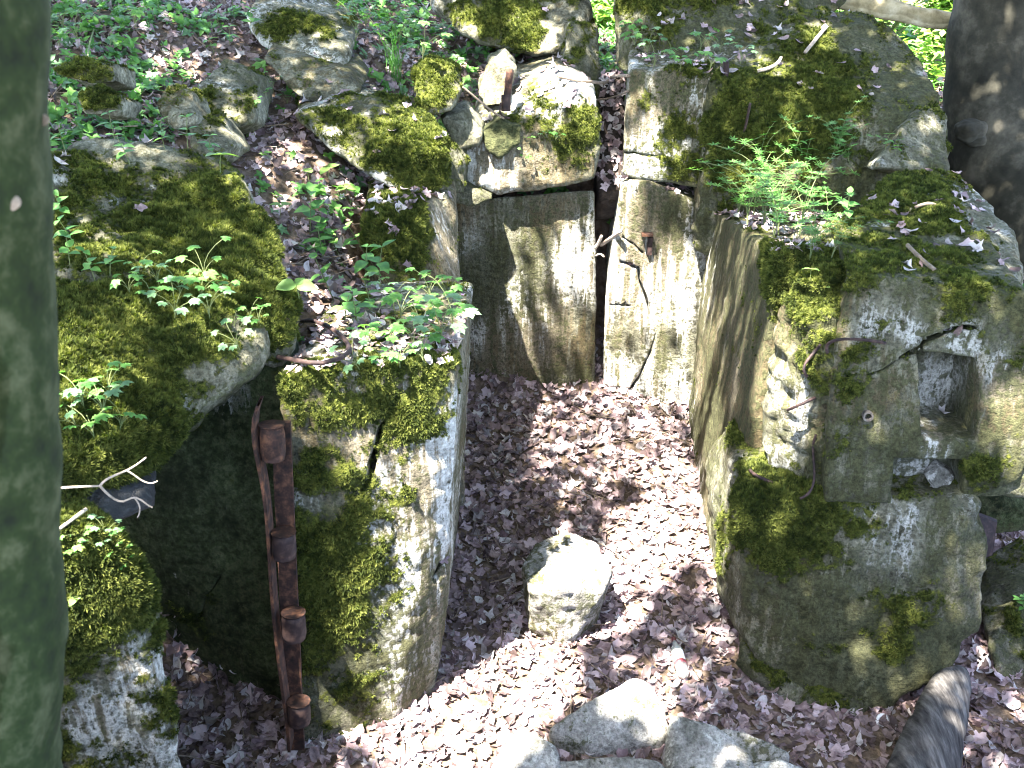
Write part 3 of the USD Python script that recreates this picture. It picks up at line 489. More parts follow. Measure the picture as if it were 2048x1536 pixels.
for lab, pts, sd in (('flat cushion of bright moss on a stone beside the grey green trunk', [(105,135,5.9),(160,120,6.0),(232,128,5.95),(228,165,5.85),(180,172,5.8),(110,150,5.8)], 63),
                     ('knobbly mossy stone in the middle of the left slope', [(315,215,5.9),(340,170,6.1),(380,190,6.05),(385,240,5.85),(350,255,5.8)], 64),
                     ('small mossy stone below the cushion of bright moss', [(160,200,5.7),(195,180,5.75),(240,200,5.7),(230,225,5.6),(170,225,5.6)], 65),
                     ('grey rock ridge on the left slope under the thick rounded slab', [(400,170,6.6),(450,120,6.9),(520,150,6.9),(500,240,6.4),(430,260,6.3)], 66),
                     ('mossy grey rock on the left slope above the long mossy slab', [(380,250,5.9),(440,230,6.1),(470,290,5.8),(430,320,5.6),(385,300,5.65)], 67)):
    stone('stone', lab, 'stone', pts, (0,.3,-.1), sd, moss=.3 if sd in (63,64,65) else .2, up=.4, dark=.15, lime=.2)
# leaf mould wedged in the crevice
heap = thing('leaf_heap', 'sunlit heap of dead leaves wedged in the gap above the dark crevice', 'leaf heap', at(1222, 395, 7.25))
hv = [at(*q) for q in ((1196,345,7.35),(1245,335,7.35),(1242,375,7.2),(1200,380,7.2),(1205,150,7.9),(1245,150,7.9))]
ht = relief(to_tm(hull(hv + [p + [0,.1,-.25] for p in hv]).refine_to_length(.03)), (.02,.02,.006), 71); put('soil', ht, MAT['damp_soil'], heap, smooth=True)
HV, HF = np.array(ht.vertices), np.array(ht.faces); WORLD.append((HV, HF))
# ------------------------------------------------------------------ where things stand
allv = np.concatenate([w[0] for w in WORLD]); alln = np.concatenate([normals(*w) for w in WORLD])
PX, PY, PD = project(allv)
ok = (PD > .5) & (PX > -100) & (PX < 2150) & (PY > -100) & (PY < 1640) & (((CAM - allv) * alln).sum(1) > -.1)
allv, alln, PD = allv[ok], alln[ok], PD[ok]; tree2 = cKDTree(np.stack([PX[ok], PY[ok]], 1))
def hit(px, py, r=15):
    """The nearest solid point seen at a photo pixel, with its normal."""
    i = tree2.query_ball_point((px, py), r)
    if not i: i = [tree2.query((px, py))[1]]
    i = np.array(i); m = i[PD[i] < PD[i].min() + .06]
    q = (np.stack(project(allv[m])[:2], 1) - [px, py]); k = m[np.argmin((q ** 2).sum(1))]
    d = ray(px, py); p = CAM + d * np.dot(allv[k] - CAM, alln[k]) / (np.dot(d, alln[k]) if abs(np.dot(d, alln[k])) > .15 else np.dot(d, [0, C, -S_]) * 1e9)
    return (p if np.linalg.norm(p - allv[k]) < .08 else allv[k]), alln[k]

# ------------------------------------------------------------------ trees
u0, u1, v0, v1, cell = -5.5, 7.0, .5, 12.0, .02
gap = np.zeros((int((u1 - u0) / cell), int((v1 - v0) / cell)))
def light(shape, strength=1.0, step=11):
    """Sunlight falls through the crowns onto what is seen inside this outline of photo pixels: (cx, cy, rx, ry) or a list of corners."""
    if len(shape) == 4 and np.ndim(shape[0]) == 0:
        cx, cy, rx, ry = shape; th = np.linspace(0, 6.283, 21)[:-1]; shape = [(cx + rx * math.cos(t), cy + ry * math.sin(t)) for t in th]
    poly = Polygon(shape).buffer(0); a, b, c, d = poly.bounds
    step = min(step, max(4, (c - a) / 3, ))
    for x in np.arange(a + step / 2, c, step):
        for y in np.arange(b + step / 2, d, step):
            if contains_xy(poly, x, y):
                p, _ = hit(x, y); i, j = int((p[0] - p[2] * SUN[0] / SUN[2] - u0) / cell), int((p[1] - p[2] * SUN[1] / SUN[2] - v0) / cell)
                gap[max(0, i - 2):i + 3, max(0, j - 2):j + 3] = np.maximum(gap[max(0, i - 2):i + 3, max(0, j - 2):j + 3], strength)
LIT = [([(775,1500),(848,1425),(890,1364),(972,1318),(1039,1297),(1068,1272),(1084,1272),(1101,1285),(1134,1314),(1142,1364),(1126,1397),(1076,1434),(1026,1479),(981,1545),(790,1545)], 1),
 ([(1175,1252),(1245,1206),(1270,1206),(1262,1240),(1196,1272)], 1), ([(1241,1054),(1312,1000),(1382,1000),(1395,1054),(1400,1110),(1337,1137),(1304,1174),(1250,1182),(1237,1137)], 1),
 ((1180,860,120,50), .6), ((1080,905,60,28), .45), ((1335,960,45,40), .85), ((1240,805,45,18), .9), ((1130,805,35,18), .6), ((1150,960,60,20), .35), ((1200,1010,50,15), .35), ((1260,900,110,60), .7), ((1120,860,60,40), .6), ((1260,1130,60,40), .7),
 ([(1125,1070),(1195,1090),(1218,1140),(1165,1190),(1110,1200),(1095,1290),(1055,1290),(1065,1180),(1120,1135)], 1),
 ((1265,1375,45,25), 1), ((1310,1430,20,30), .7), ((1390,1490,40,20), 1), ((1250,1430,50,20), .5), ((1345,1350,40,15), .9), ((1425,1300,20,30), .7), ((1360,1440,40,15), .9), ((1380,1190,30,15), .4),
 ([(860,765),(912,742),(910,860),(905,980),(885,1060),(865,1060),(860,1000),(880,930),(830,850)], 1), ([(785,1320),(830,1310),(860,1350),(860,1390),(800,1450),(785,1400)], 1),
 ([(600,785),(690,830),(680,900),(650,880),(610,820)], .85), ([(720,930),(760,870),(780,900),(750,1000),(720,990)], .6), ([(765,1190),(795,1200),(795,1240),(775,1240)], .8),
 ([(960,430),(1000,420),(1012,520),(1030,640),(1065,800),(1040,800),(1008,720),(985,560)], 1), ([(1040,400),(1185,390),(1185,560),(1150,700),(1060,560)], .75), ([(1150,400),(1188,390),(1186,520),(1165,520)], .9),
 ([(935,300),(975,320),(1015,340),(1010,392),(960,385),(940,350)], 1), ((985,160,30,45), 1), ((1100,150,60,35), 1), ((1140,200,50,35), .85), ((1060,200,55,20), .9), ((1182,330,15,25), .9), ((1090,225,40,22), .7),
 ((880,170,42,45), 1), ((800,250,50,28), .85), ((850,270,28,16), .95), ((690,255,80,28), .5), ((925,45,25,14), .95), ((1045,45,16,18), .95), ((1075,82,20,26), .95), ((925,72,25,14), .9), ((1120,45,30,20), .4),
 ([(1240,380),(1257,380),(1235,560),(1222,600),(1215,640)], 1), ([(1225,540),(1330,540),(1400,560),(1410,700),(1385,830),(1330,790),(1280,700),(1215,700)], .95), ((1300,330,50,20), .85), ((1265,320,15,60), .6), ((1287,240,15,40), .7), ((1222,372,22,30), 1),
 ([(1398,860),(1425,860),(1430,1000),(1400,1020)], 1), ((1412,760,18,80), .6), ((1424,1080,10,70), .9), ([(1535,540),(1510,620),(1475,720),(1460,720),(1500,600)], .6), ((1470,580,20,60), .5),
 ((1600,635,40,40), 1), ((1560,720,40,50), .9), ((1548,800,35,60), 1), ((1560,870,40,40), .85), ((1530,925,20,30), .95),
 ((1530,400,55,35), 1), ((1590,430,40,40), .85), ((1660,450,40,20), 1), ((2040,870,22,60), 1), ((1900,1425,20,15), .7), ((1835,1400,14,14), .5), ((1985,1180,18,8), .7),
 ((350,600,80,50), .75), ((430,620,60,50), .85), ((480,560,60,20), .8), ((160,740,40,60), .95), ((200,780,50,40), .6), ((230,660,70,30), .5), ((480,680,40,20), .9), ((500,600,30,50), .6), ((360,150,30,30), .8), ((600,370,70,30), .6), ((550,310,60,25), .75), ((700,370,100,22), .75),
 ((660,60,40,25), .5), ((640,700,60,26), .75), ((600,600,30,20), .9), ((640,640,40,30), .85), ((870,620,50,30), .75), ((760,700,40,30), .75), ((180,910,40,20), .7), ((175,1105,45,22), 1), ((240,1140,18,12), 1), ((140,1190,18,25), .9),
 ((1640,75,14,25), .95), ((1540,130,30,10), .95), ((1250,30,20,14), .6), ((1585,215,20,14), .7), ((1600,355,60,12), .6), ((1830,430,40,14), .5), ((1500,470,30,30), .5), ((1120,460,30,40), .5), ((300,330,60,20), .6), ((240,480,40,20), .6), ((420,440,60,30), .5), ((130,470,20,30), .7)]
for s, k in LIT: light(s, k)
r = np.random.default_rng(99)
for _ in range(260):                                    # small chance openings all over
    i, j = r.integers(0, gap.shape[0]), r.integers(0, gap.shape[1]); s = r.integers(1, 4); gap[i:i + s, j:j + s] = np.maximum(gap[i:i + s, j:j + s], .8)

N = 165000
uu, vv, zz = r.uniform(u0, u1, N), r.uniform(v0, v1, N), r.uniform(6.6, 11.2, N)
gi = np.clip(((uu - u0) / cell).astype(int), 0, gap.shape[0] - 1); gj = np.clip(((vv - v0) / cell).astype(int), 0, gap.shape[1] - 1)
from scipy.ndimage import maximum_filter
def open_to_sky(px, py, Y, rad_, z):
    p = at(px, py, Y); i, j = int((p[0] - z * SUN[0] / SUN[2] - u0) / cell), int((p[1] - z * SUN[1] / SUN[2] - v0) / cell); k = int(rad_ / cell); gap[max(0, i - k):i + k, max(0, j - k):j + k] = 1
for a in ((1205, 60, 10.4, .9, 2.8), (1880, 150, 9.3, .6, 2.8), (1780, 0, 10.6, .7, 2.8), (1205, 0, 12.0, 1.3, 2.5), (1205, 30, 11.2, 1.1, 2.5), (150, 978, 2.9, .07, 2.5), (210, 975, 2.9, .07, 2.5), (270, 960, 2.9, .07, 2.5), (270, 1005, 2.9, .07, 2.45)): open_to_sky(*a)
gd = maximum_filter(gap, 4)
cov = meshkit.fbm(np.stack([uu * .6, vv * .6, zz * .3], 1), 3, 77)
keepl = (r.random(N) > gd[gi, gj]) & (r.random(N) < np.clip(.9 + (cov - .5) * 1.0, .7, 1))
uu, vv, zz = uu[keepl], vv[keepl], zz[keepl]
LP = np.stack([uu + zz * SUN[0] / SUN[2], vv + zz * SUN[1] / SUN[2], zz], 1)
def leaf_faces(P, L, W, rr):
    """Folded diamond leaves at P, drooping at random."""
    n = len(P); a = rr.uniform(0, 6.28, n); tl = rr.normal(-.25, .3, n); d = np.stack([np.cos(a) * np.cos(tl), np.sin(a) * np.cos(tl), np.sin(tl)], 1)
    s = np.stack([-np.sin(a), np.cos(a), rr.normal(0, .35, n)], 1); s /= np.linalg.norm(s, axis=1, keepdims=True); L = L * rr.uniform(.75, 1.25, n)[:, None]; W = W * rr.uniform(.8, 1.2, n)[:, None]
    nn = np.cross(d, s)
    V = np.stack([P - d * L / 2, P + s * W / 2 + nn * W * .15, P + d * L / 2, P - s * W / 2 + nn * W * .15], 1).reshape(-1, 3); k = np.arange(n)[:, None] * 4
    return trimesh.Trimesh(V, np.vstack([k + [0, 1, 2], k + [0, 2, 3]]), process=False)

def edge_axis(pts, rad, side):
    """Trunk axis whose silhouette passes through photo points (px, py, Y)."""
    return [at(*p) + np.array([side * rd, 0, 0]) for p, rd in zip(pts, rad)]
rad = [.17, .155, .15, .15]
ax = edge_axis([(112, 1540, 1.62), (121, 1000, 1.66), (104, 500, 1.70), (80, 0, 1.74)], rad, -1)
d = ax[3] - ax[1]; d /= np.linalg.norm(d)
ax = [p + [-.012, 0, 0] for p in ax]; axis = curve([ax[0] + (ax[0] - ax[1]) * .9, *ax, ax[3] + d * 1.5, ax[3] + d * 3.2 + [0, -.1, 0]], 140)
rr_ = np.interp(np.linspace(0, 1, 140), [0, .12, .3, .6, 1], [.24, .18, .155, .15, .12])
def wobble(t, amp, seed, f=3.0):
    v = np.array(t.vertices); n = normals(v, np.array(t.faces)); t.vertices = v + n * (amp * 2 * (meshkit.fbm(v * f, 3, seed) - .5))[:, None]; return t
left_tree = thing('tree', 'slim greyish green tree trunk cut by the left edge, closest to the viewer', 'tree', axis[0])
put('trunk', wobble(wobble(tube(axis, rr_, 40), .02, 3, 4), .005, 13, 14), MAT['green_bark'], left_tree, smooth=True)
def knot(px, py, r_, Y, parent):
    p = at(px, py, Y); m = trimesh.creation.icosphere(3, r_); m.apply_scale([1, 1.25, .35]); m.apply_transform(trimesh.geometry.align_vectors([0, 0, 1], (CAM - p) / np.linalg.norm(CAM - p))); m.apply_translation(p)
    put('branch_scar', wobble(m, r_ * .35, 4, 30), MAT['knot'], parent, smooth=True)
for kx, ky, kr in ((40, 1010, .024), (14, 1490, .034), (84, 240, .010), (18, 405, .013), (62, 1130, .010)):
    q = at(kx, ky, 1.7); a_ = axis[np.argmin(((axis - q) ** 2).sum(1))]
    dirc = (CAM - q) / np.linalg.norm(CAM - q); w_ = np.dot(a_ - CAM, -dirc); b2 = np.linalg.norm(np.cross(a_ - CAM, dirc)); knot(kx, ky, kr, (CAM + (-dirc) * (w_ - math.sqrt(max(.0, .152 ** 2 - b2 ** 2))))[1], left_tree)
# right tree: an old trunk with a second stem grown into its right side
c0 = edge_axis([(1915, -20, 8.0), (1908, 170, 7.9), (1897, 255, 7.75), (1902, 330, 7.6), (1930, 400, 7.35), (1990, 520, 6.9)], [.25, .26, .34, .40, .46, .5], 1); c0 = [p + [.10, 0, 0] for p in c0]
right_tree = thing('tree', 'thick dark old tree with a swollen knotted foot at the right edge', 'tree', np.array([c0[-1][0], c0[-1][1], ground_z((c0[-1][0], c0[-1][1])) - .1]))
up = c0[0] + np.array([0.02, .15, 2.2])
p_ = [up + [.0, .2, 3.0], up, *c0, c0[-1] + [.05, -.15, -.6]]
k_ = curve(p_, 60); t_ = tube(k_, np.interp(np.linspace(0, 1, 60), [0, .3, .5, .62, .8, 1], [.14, .19, .22, .33, .46, .55]), 30)
c1 = [at(2110, 200, 7.75), at(2120, 320, 7.6), at(2120, 480, 7.2), at(2130, 640, 6.9)]
t2_ = tube(curve([c1[0] + [.35, .3, 3.5], c1[0] + [.2, .15, 1.2], *c1], 40), np.interp(np.linspace(0, 1, 40), [0, .5, 1], [.14, .30, .5]), 24)
put('trunk', wobble(t_, .06, 8, 2.2), MAT['beech_bark'], right_tree, smooth=True); put('side_stem', wobble(t2_, .06, 9, 2.2), MAT['beech_bark'], right_tree, smooth=True)
for kx, ky, kr in ((1945, 262, .09), (1960, 285, .06)):
    q, _ = at(kx, ky, 7.4), 0; bm = trimesh.creation.icosphere(3, kr * 1.3); bm.apply_scale([1, .8, .7]); bm.apply_translation(q + [0, .05, 0]); put('burl', wobble(bm, .035, 4, 9), MAT['beech_bark'], right_tree, smooth=True)
near_left = ((LP[:, :2] - [-2.5, 3.0]) ** 2).sum(1) < ((LP[:, :2] - [3.4, 8.2]) ** 2).sum(1) * 1.3
for tr, sel, top in ((left_tree, near_left, axis[-1]), (right_tree, ~near_left, k_[0])):
    P = LP[sel]; km = r.choice(len(P), 90, replace=False)
    tried = []
    for q in P[km]:
        c_ = curve([top - [0, 0, r.uniform(0, .8)], (top + q) / 2 + [0, 0, .5], q], 30); w_ = c_ - c_[:, 2:] * SUN / SUN[2]
        tried.append((gd[np.clip(((w_[:, 0] - u0) / cell).astype(int), 0, gap.shape[0] - 1), np.clip(((w_[:, 1] - v0) / cell).astype(int), 0, gap.shape[1] - 1)].mean(), len(tried), c_))
    limbs = [tube(c_, np.linspace(.045, .008, 30), 6) for _, _, c_ in sorted(tried)[:14]]
    put('limb', join(limbs), MAT['beech_bark'], tr, smooth=True)
    put('crown', leaf_faces(P, .105, .078, r), MAT['canopy_leaf'], tr, kind='stuff')

# ------------------------------------------------------------------ fallen leaves
def dead_leaf(seed, kind):
    q = np.random.default_rng(seed); th = np.linspace(0, 2 * np.pi, 15)[:-1]
    if kind == 0: rad_ = .40 + q.uniform(.05, .12) * np.cos(5 * th + q.uniform(0, 1)) + .08 * np.cos(th) + q.normal(0, .05, 14); sx = q.uniform(.75, 1)                # lobed
    else: rad_ = .42 + q.normal(0, .04, 14); sx = .6                                        # oval
    x, y = rad_ * np.cos(th), rad_ * np.sin(th) * sx
    if kind == 1: x = x * 1.15
    c1, c2, tw = q.uniform(-1.3, 2.0), q.uniform(-.7, 1.3), q.uniform(-1.2, 1.2)
    z = c1 * y * y + c2 * x * x + tw * x * y + q.normal(0, .025, 14)
    return trimesh.Trimesh(np.vstack([np.stack([x, y, z], 1), [0, 0, -.03]]), [[i, (i + 1) % 14, 14] for i in range(14)], process=False)
DEAD = [(dead_leaf(s, s % 2 if s < 8 else 0), MAT[m]) for s, m in enumerate(['dead_leaf_pink', 'dead_leaf_brown', 'dead_leaf_pink', 'dead_leaf_brown', 'dead_leaf_grey', 'dead_leaf_grey', 'dead_leaf_pink', 'dead_leaf_brown', 'dead_leaf_pink'])]
fc = GV[GF].mean(1); vis = in_view(fc, 330) & (fc[:, 1] < 13)
flat = smoothstep(.25, .7, np.abs(GN[GF].mean(1)[:, 2]))
corr = (fc[:, 2] < .45) & (fc[:, 1] < 8)
dens = np.where(corr, 1.0, .75 * smoothstep(.28, .5, meshkit.fbm(fc * 1.3, 3, 3) + .08)) * vis * flat * np.where((fc[:, 1] > 8.5) & ~((fc[:, 0] > .3) & (fc[:, 0] < 2.2)), .5, 1) * np.where((fc[:, 1] > 8.5) & (fc[:, 0] > .3) & (fc[:, 0] < 2.2), 3., 1)
P, I = sample(GV, GF, 850, dens, 5)
nn = GN[GF].mean(1)[I]; nn = nn * np.sign(nn[:, 2:3])
r = np.random.default_rng(17)
tiltn = nn + r.normal(0, .42, (len(P), 3)); lift = r.uniform(0, .028, len(P)); size = (.038 + .075 * r.random(len(P)) ** 1.6) * np.where(corr[I], 1, .85)
ids = r.choice(len(DEAD), len(P), p=[.16, .16, .14, .14, .08, .07, .1, .09, .06]); ids = np.where((meshkit.fbm(P * 2.6, 3, 12) > .52) & (r.random(len(P)) < .4), r.choice([1, 3, 7], len(P)), ids); Q = quat_normal(tiltn, r.uniform(0, 6.28, len(P))); P = P + nn * lift[:, None]
lx, ly, ld = project(P); inn = (lx > 0) & (lx < 2048) & (ly > 0) & (ly < 1536) & corr[I] & ~((lx < 570) & (ly < 1450)) & (lift > .014)
pick = np.where(inn)[0]; pick = pick[np.argsort(ld[pick] / size[pick])][:290]; chosen = np.zeros(len(P), bool); chosen[pick] = True
for k in pick:
    m = DEAD[ids[k]][0]; put('fallen_leaf', (quat_apply(np.repeat(Q[k:k + 1], len(m.vertices), 0), np.array(m.vertices) * size[k]) + P[k], m.faces), DEAD[ids[k]][1], forest_floor, smooth=True)
scatter('leaf_litter', DEAD, P[~chosen], Q[~chosen], size[~chosen], ids[~chosen], parent=forest_floor)
tp, ti = sample(GV, GF, 26, dens, 55); tn_ = r.normal(0, 1, (len(tp), 3)) * [1, 1, .18]
TW = [(wobble_twig, MAT['twig']) for wobble_twig in (tube(curve([[0, 0, -.5], [.03, .02, -.1], [-.02, .03, .2], [.05, 0, .5]], 8), np.linspace(.016, .007, 8), 5), join([tube([[0, 0, -.5], [.02, 0, .1], [.0, .03, .5]], [.014, .011, .006], 5), tube([[.02, 0, .1], [.14, .05, .32]], [.009, .004], 5)]))]
scatter('fallen_twigs', TW, tp + [0, 0, .03], quat_normal(tn_, r.uniform(0, 6.28, len(tp))), r.uniform(.08, .34, len(tp)), r.integers(0, 2, len(tp)), parent=forest_floor)
# leaves lying on the flat tops of the ruin
TOPS = {'corridor_wall': 330, 'corridor_wall_001': 420, 'corridor_wall_002': 300, 'mossy_slab': 22, 'mossy_slab_001': 18, 'broken_block': 90, 'collapsed_wall': 25, 'rubble_block': 45, 'dark_slab': 100, 'mossy_boulder': 30, 'mossy_boulder_001': 40, 'boulder': 25, 'flat_slab': 60, 'collapsed_wall_001': 60, 'boulder_002': 0, 'niche_wall': 60, 'wall_slab_001': 300, 'wall_slab_002': 100}
hn = normals(HV, HF); p, i = sample(HV, HF, 700, smoothstep(.2, .6, hn[HF].mean(1)[:, 2]), 32)
scatter('leaf_litter', DEAD, p + [0, 0, .012], quat_normal(hn[HF].mean(1)[i] + r.normal(0, .4, (len(p), 3)), r.uniform(0, 6.28, len(p))), r.uniform(.045, .085, len(p)), r.integers(0, 9, len(p)), parent=heap)
for nm, dn in TOPS.items():
    v, f, n, W = BLOCKS[nm]; ctr = v[f].mean(1); up_ = smoothstep(.62, .9, n[f].mean(1)[:, 2]) * in_view(ctr, 100) * smoothstep(.38, .55, meshkit.fbm(ctr * 2.2, 3, 6))
    p, i = sample(v, f, dn, up_, 31)
    if len(p) > 3:
        x = stage.GetPrimAtPath('/World/' + nm); par = UsdGeom.Xform(x); par.loc = np.array(x.GetAttribute('xformOp:translate').Get())
        scatter('leaf_litter', DEAD, p + [0, 0, .012], quat_normal(n[f].mean(1)[i] + r.normal(0, .3, (len(p), 3)), r.uniform(0, 6.28, len(p))), r.uniform(.045, .085, len(p)), r.integers(0, 9, len(p)), parent=par)

# ------------------------------------------------------------------ small plants
def leaf(L, W, seed=0, teeth=0.0, droop=.25, fold=.25, n=5):
    """An ovate leaf along +x from the origin."""
    t = np.linspace(0, 1, n + 1); w = W / 2 * np.sin(np.pi * t ** .8) ** .9 * (1 + teeth * np.where(np.arange(n + 1) % 2, 1, -.35)); w[0] = w[-1] = 0
    x = L * t; z = -droop * L * t ** 2; V = [[x[i], 0, z[i]] for i in range(n + 1)]; F = []
    for s in (-1, 1):
        o = len(V); V += [[x[i] - (.04 * L if i else 0), s * w[i], z[i] + fold * w[i]] for i in range(1, n)]
        for i in range(n):
            a, b = i, i + 1; c = o + i - 1 if i > 0 else None; d_ = o + i if i < n - 1 else None
            if c is None: F.append([a, b, d_] if s > 0 else [a, d_, b])
            elif d_ is None: F.append([a, b, c] if s > 0 else [a, c, b])
            else: F += [[a, b, d_], [a, d_, c]] if s > 0 else [[a, d_, b], [a, c, d_]]
    return trimesh.Trimesh(np.array(V), np.array(F), process=False)
def lobed(R, seed=0, deep=.5):
    """A deeply cut leaf, as of a cranesbill, in the xy plane."""
    q = np.random.default_rng(seed); ms = []
    for k, a in enumerate(np.radians([-105, -55, 0, 55, 105])):
        l = leaf(R * (1 - .22 * abs(k - 2) / 2), R * .5, 0, .5, .2, .2, 7); l.apply_transform(trimesh.transformations.rotation_matrix(a, [0, 0, 1])); ms.append(l)
    return join(ms)
def turned(m, az, tilt, p):
    m = m.copy(); m.apply_transform(trimesh.transformations.rotation_matrix(-tilt, [0, 1, 0])); m.apply_transform(trimesh.transformations.rotation_matrix(az, [0, 0, 1])); m.apply_translation(p); return m
def plant_parts(kind, seed):
    q = np.random.default_rng(seed); out = []
    if kind == 'oval':
        h = q.uniform(.10, .17); top = np.array([q.normal(0, .02), q.normal(0, .02), h]); st = curve([[0, 0, -.03], [top[0] * .3, top[1] * .3, h * .5], top], 7); out.append(('stem', tube(st, np.linspace(.0025, .0015, 7), 5), 'stem'))
        for lv, (zf, sz) in enumerate(((.55, 1.0), (.8, .95), (1.0, .7))):
            a = q.uniform(0, 3.14) + lv * 1.5; p = st[int(zf * 6)]
            for s in (0, 3.14): out.append(('leaf', turned(leaf(.068 * sz * q.uniform(.85, 1.2), .046 * sz, 0, 0, q.uniform(.1, .4)), a + s + q.normal(0, .2), q.uniform(0, .5), p), 'leaf_fresh'))
    elif kind == 'seedling':
        h = q.uniform(.06, .1); out.append(('stem', tube([[0, 0, -.03], [0, 0, h * .6], [.004, 0, h]], .002, 5), 'stem')); a = q.uniform(0, 6)
        for s in (0, 2.6, 3.9): out.append(('leaf', turned(leaf(.075 if s != 3.9 else .045, .058 if s != 3.9 else .035, 0, 0, .15), a + s, q.uniform(.0, .25), [.004, 0, h]), 'leaf_pale'))
    elif kind == 'cut':
        for k in range(6):
            a = k * 1.05 + q.normal(0, .25); l = q.uniform(.06, .15); e = np.array([math.cos(a) * l * .7, math.sin(a) * l * .7, l * q.uniform(.75, 1.2)])
            out.append(('stem', tube(curve([[0, 0, -.02], e * [.3, .3, .7], e], 6), .0013, 4), 'stem')); out.append(('leaf', turned(lobed(q.uniform(.03, .044), k), a, q.uniform(-.35, .15), e), 'leaf_fresh' if seed % 2 else 'leaf_bluish'))
    elif kind == 'cleavers':
        for k in range(5):
            a = q.uniform(0, 6.28); l = q.uniform(.18, .34); b = q.uniform(.3, .8); st = curve([[0, 0, -.02], [math.cos(a) * l * .2 * b, math.sin(a) * l * .2 * b, l * .5], [math.cos(a) * l * b, math.sin(a) * l * b, l * .8]], 9)
            out.append(('stem', tube(st, .0014, 4), 'stem'))
            for j in (3, 5, 7, 8):
                w = join([turned(leaf(.04 * (1.1 - .04 * j), .007, 0, 0, .1, .1, 3), m_ * 6.283 / 7 + j, .25, st[j]) for m_ in range(7)]); out.append(('leaf_whorl', w, 'leaf_fresh'))
    elif kind == 'grass':
        bl = []
        for k in range(46):
            a = q.uniform(0, 6.28); l = q.uniform(.18, .42); b = q.uniform(.1, .5); o = q.normal(0, .025, 3) * [1, 1, 0]
            st = curve([o, o + [math.cos(a) * l * .15 * b, math.sin(a) * l * .15 * b, l * .55], o + [math.cos(a) * l * b, math.sin(a) * l * b, l * .8]], 6); s = np.array([-math.sin(a), math.cos(a), 0]) * .0022
            V = np.vstack([st + s, st - s]); bl.append(trimesh.Trimesh(V, [[i, i + 1, i + 7] for i in range(5)] + [[i, i + 7, i + 6] for i in range(5)], process=False))
        out.append(('blades', join(bl), 'leaf_fresh'))
    return out
PROTO = {}
def plant(kind, variant, px, py, label, group, scale=1.0, spin=None, dz=0):
    p, n = hit(px, py); key = (kind, variant); sp = rnd.uniform(0, 360) if spin is None else spin
    rot = (math.degrees(-n[1] * .35) + rnd.uniform(-8, 8), math.degrees(n[0] * .35) + rnd.uniform(-8, 8), sp); sc = (scale,) * 3; loc = p + [0, 0, dz]
    nm = {'oval': 'leafy_herb', 'seedling': 'beech_seedling', 'cut': 'cut_leaved_herb', 'cleavers': 'whorled_herb', 'grass': 'grass_tuft'}[kind]
    if key in PROTO: return copy_of(PROTO[key], loc, rot, sc, label, group)
    x = thing(nm, label, {'oval': 'plant', 'seedling': 'seedling', 'cut': 'plant', 'cleavers': 'plant', 'grass': 'grass'}[kind], loc, group, rot, sc); PROTO[key] = x
    for name, m, mt in plant_parts(kind, variant * 13 + 5): put(name, m, MAT[mt], x, smooth=True, world=False, kind='stuff' if name == 'blades' else None)
    return x
def cluster(kind, pts, label, group, scale=1.0, jitter=.2):
    order = sorted(range(len(pts)), key=lambda k: pts[k][0]); words = ('first', 'second', 'third', 'fourth', 'fifth', 'sixth', 'seventh', 'eighth', 'ninth', 'tenth', 'eleventh', 'twelfth', 'thirteenth', 'fourteenth', 'fifteenth', 'sixteenth', 'seventeenth', 'eighteenth', 'nineteenth', 'twentieth')
    for k, (px, py) in enumerate(pts):
        o = order.index(k); say = 'leftmost ' if o == 0 else 'rightmost ' if o == len(pts) - 1 else words[o] + ' from left, '
        plant(kind, k % 3, px, py, (say + label) if len(pts) > 1 else label, group, scale * rnd.uniform(1 - jitter, 1 + jitter))
cluster('oval', [(645,520),(680,545),(700,590),(650,490),(720,510),(620,470),(740,620),(690,640),(660,590),(760,575),(715,655),(675,505),(735,560)], 'pale oval leaved herb at the middle of the left wall top', 'oval leaved herbs on the left wall', 1.5)
cluster('cut', [(800,640),(835,610),(872,640),(845,670),(880,690),(905,650),(820,700),(790,610),(860,600),(900,600)], 'cut leaved herb at the right edge of the left wall top', 'cut leaved herbs at the edge of the left wall', 1.5)
cluster('cut', [(735,700),(720,740),(760,740),(800,735),(850,730),(780,690)], 'low cut leaved herb at the front of the left wall top', 'cut leaved herbs at the front edge of the left wall', 1.0)
cluster('seedling', [(600,605),(715,725),(590,500)], 'pale seedling with large oval leaves around the bent rod', 'pale seedlings by the bent rod', 1.2)
cluster('cut', [(280,560),(320,575),(360,590),(400,600),(420,640),(300,610),(450,600),(350,640),(410,560),(260,590)], 'bluish cut leaved herb on the mossy overhanging slab', 'cut leaved herbs on the mossy overhang', 1.0)
cluster('cut', [(500,640),(480,700),(520,650),(470,660)], 'small bluish herb at the tip of the mossy overhang', 'herbs at the tip of the overhang', .75)
cluster('cut', [(170,820),(210,840),(240,860),(190,880),(160,860),(222,800)], 'cut leaved herb low on the overhang beside the trunk', 'cut leaved herbs beside the trunk', 1.0)
cluster('oval', [(130,440),(150,490),(140,530),(190,560),(220,550)], 'bright leafy herb beside the trunk below the long mossy slab', 'bright herbs beside the trunk')
cluster('oval', [(170,260),(230,270),(280,250),(330,300),(130,300),(380,290),(260,330),(420,300)], 'herb on the slope above the long mossy slab', 'herbs on the slope above the mossy slab', 1.05)
cluster('oval', [(440,70),(460,95),(490,60),(430,110),(470,40)], 'yellowish herb beside the thick rounded slab', 'herbs beside the thick rounded slab', 1.1)
cluster('cut', [(130,60),(160,90),(200,60),(120,100),(230,110),(170,30),(270,60)], 'green herb high on the slope beside the trunk', 'herbs at the top left', 1.4)
cluster('cut', [(545,200),(575,215),(560,180),(530,225)], 'small herb under the thin jutting slab', 'herbs under the jutting slab', .9)
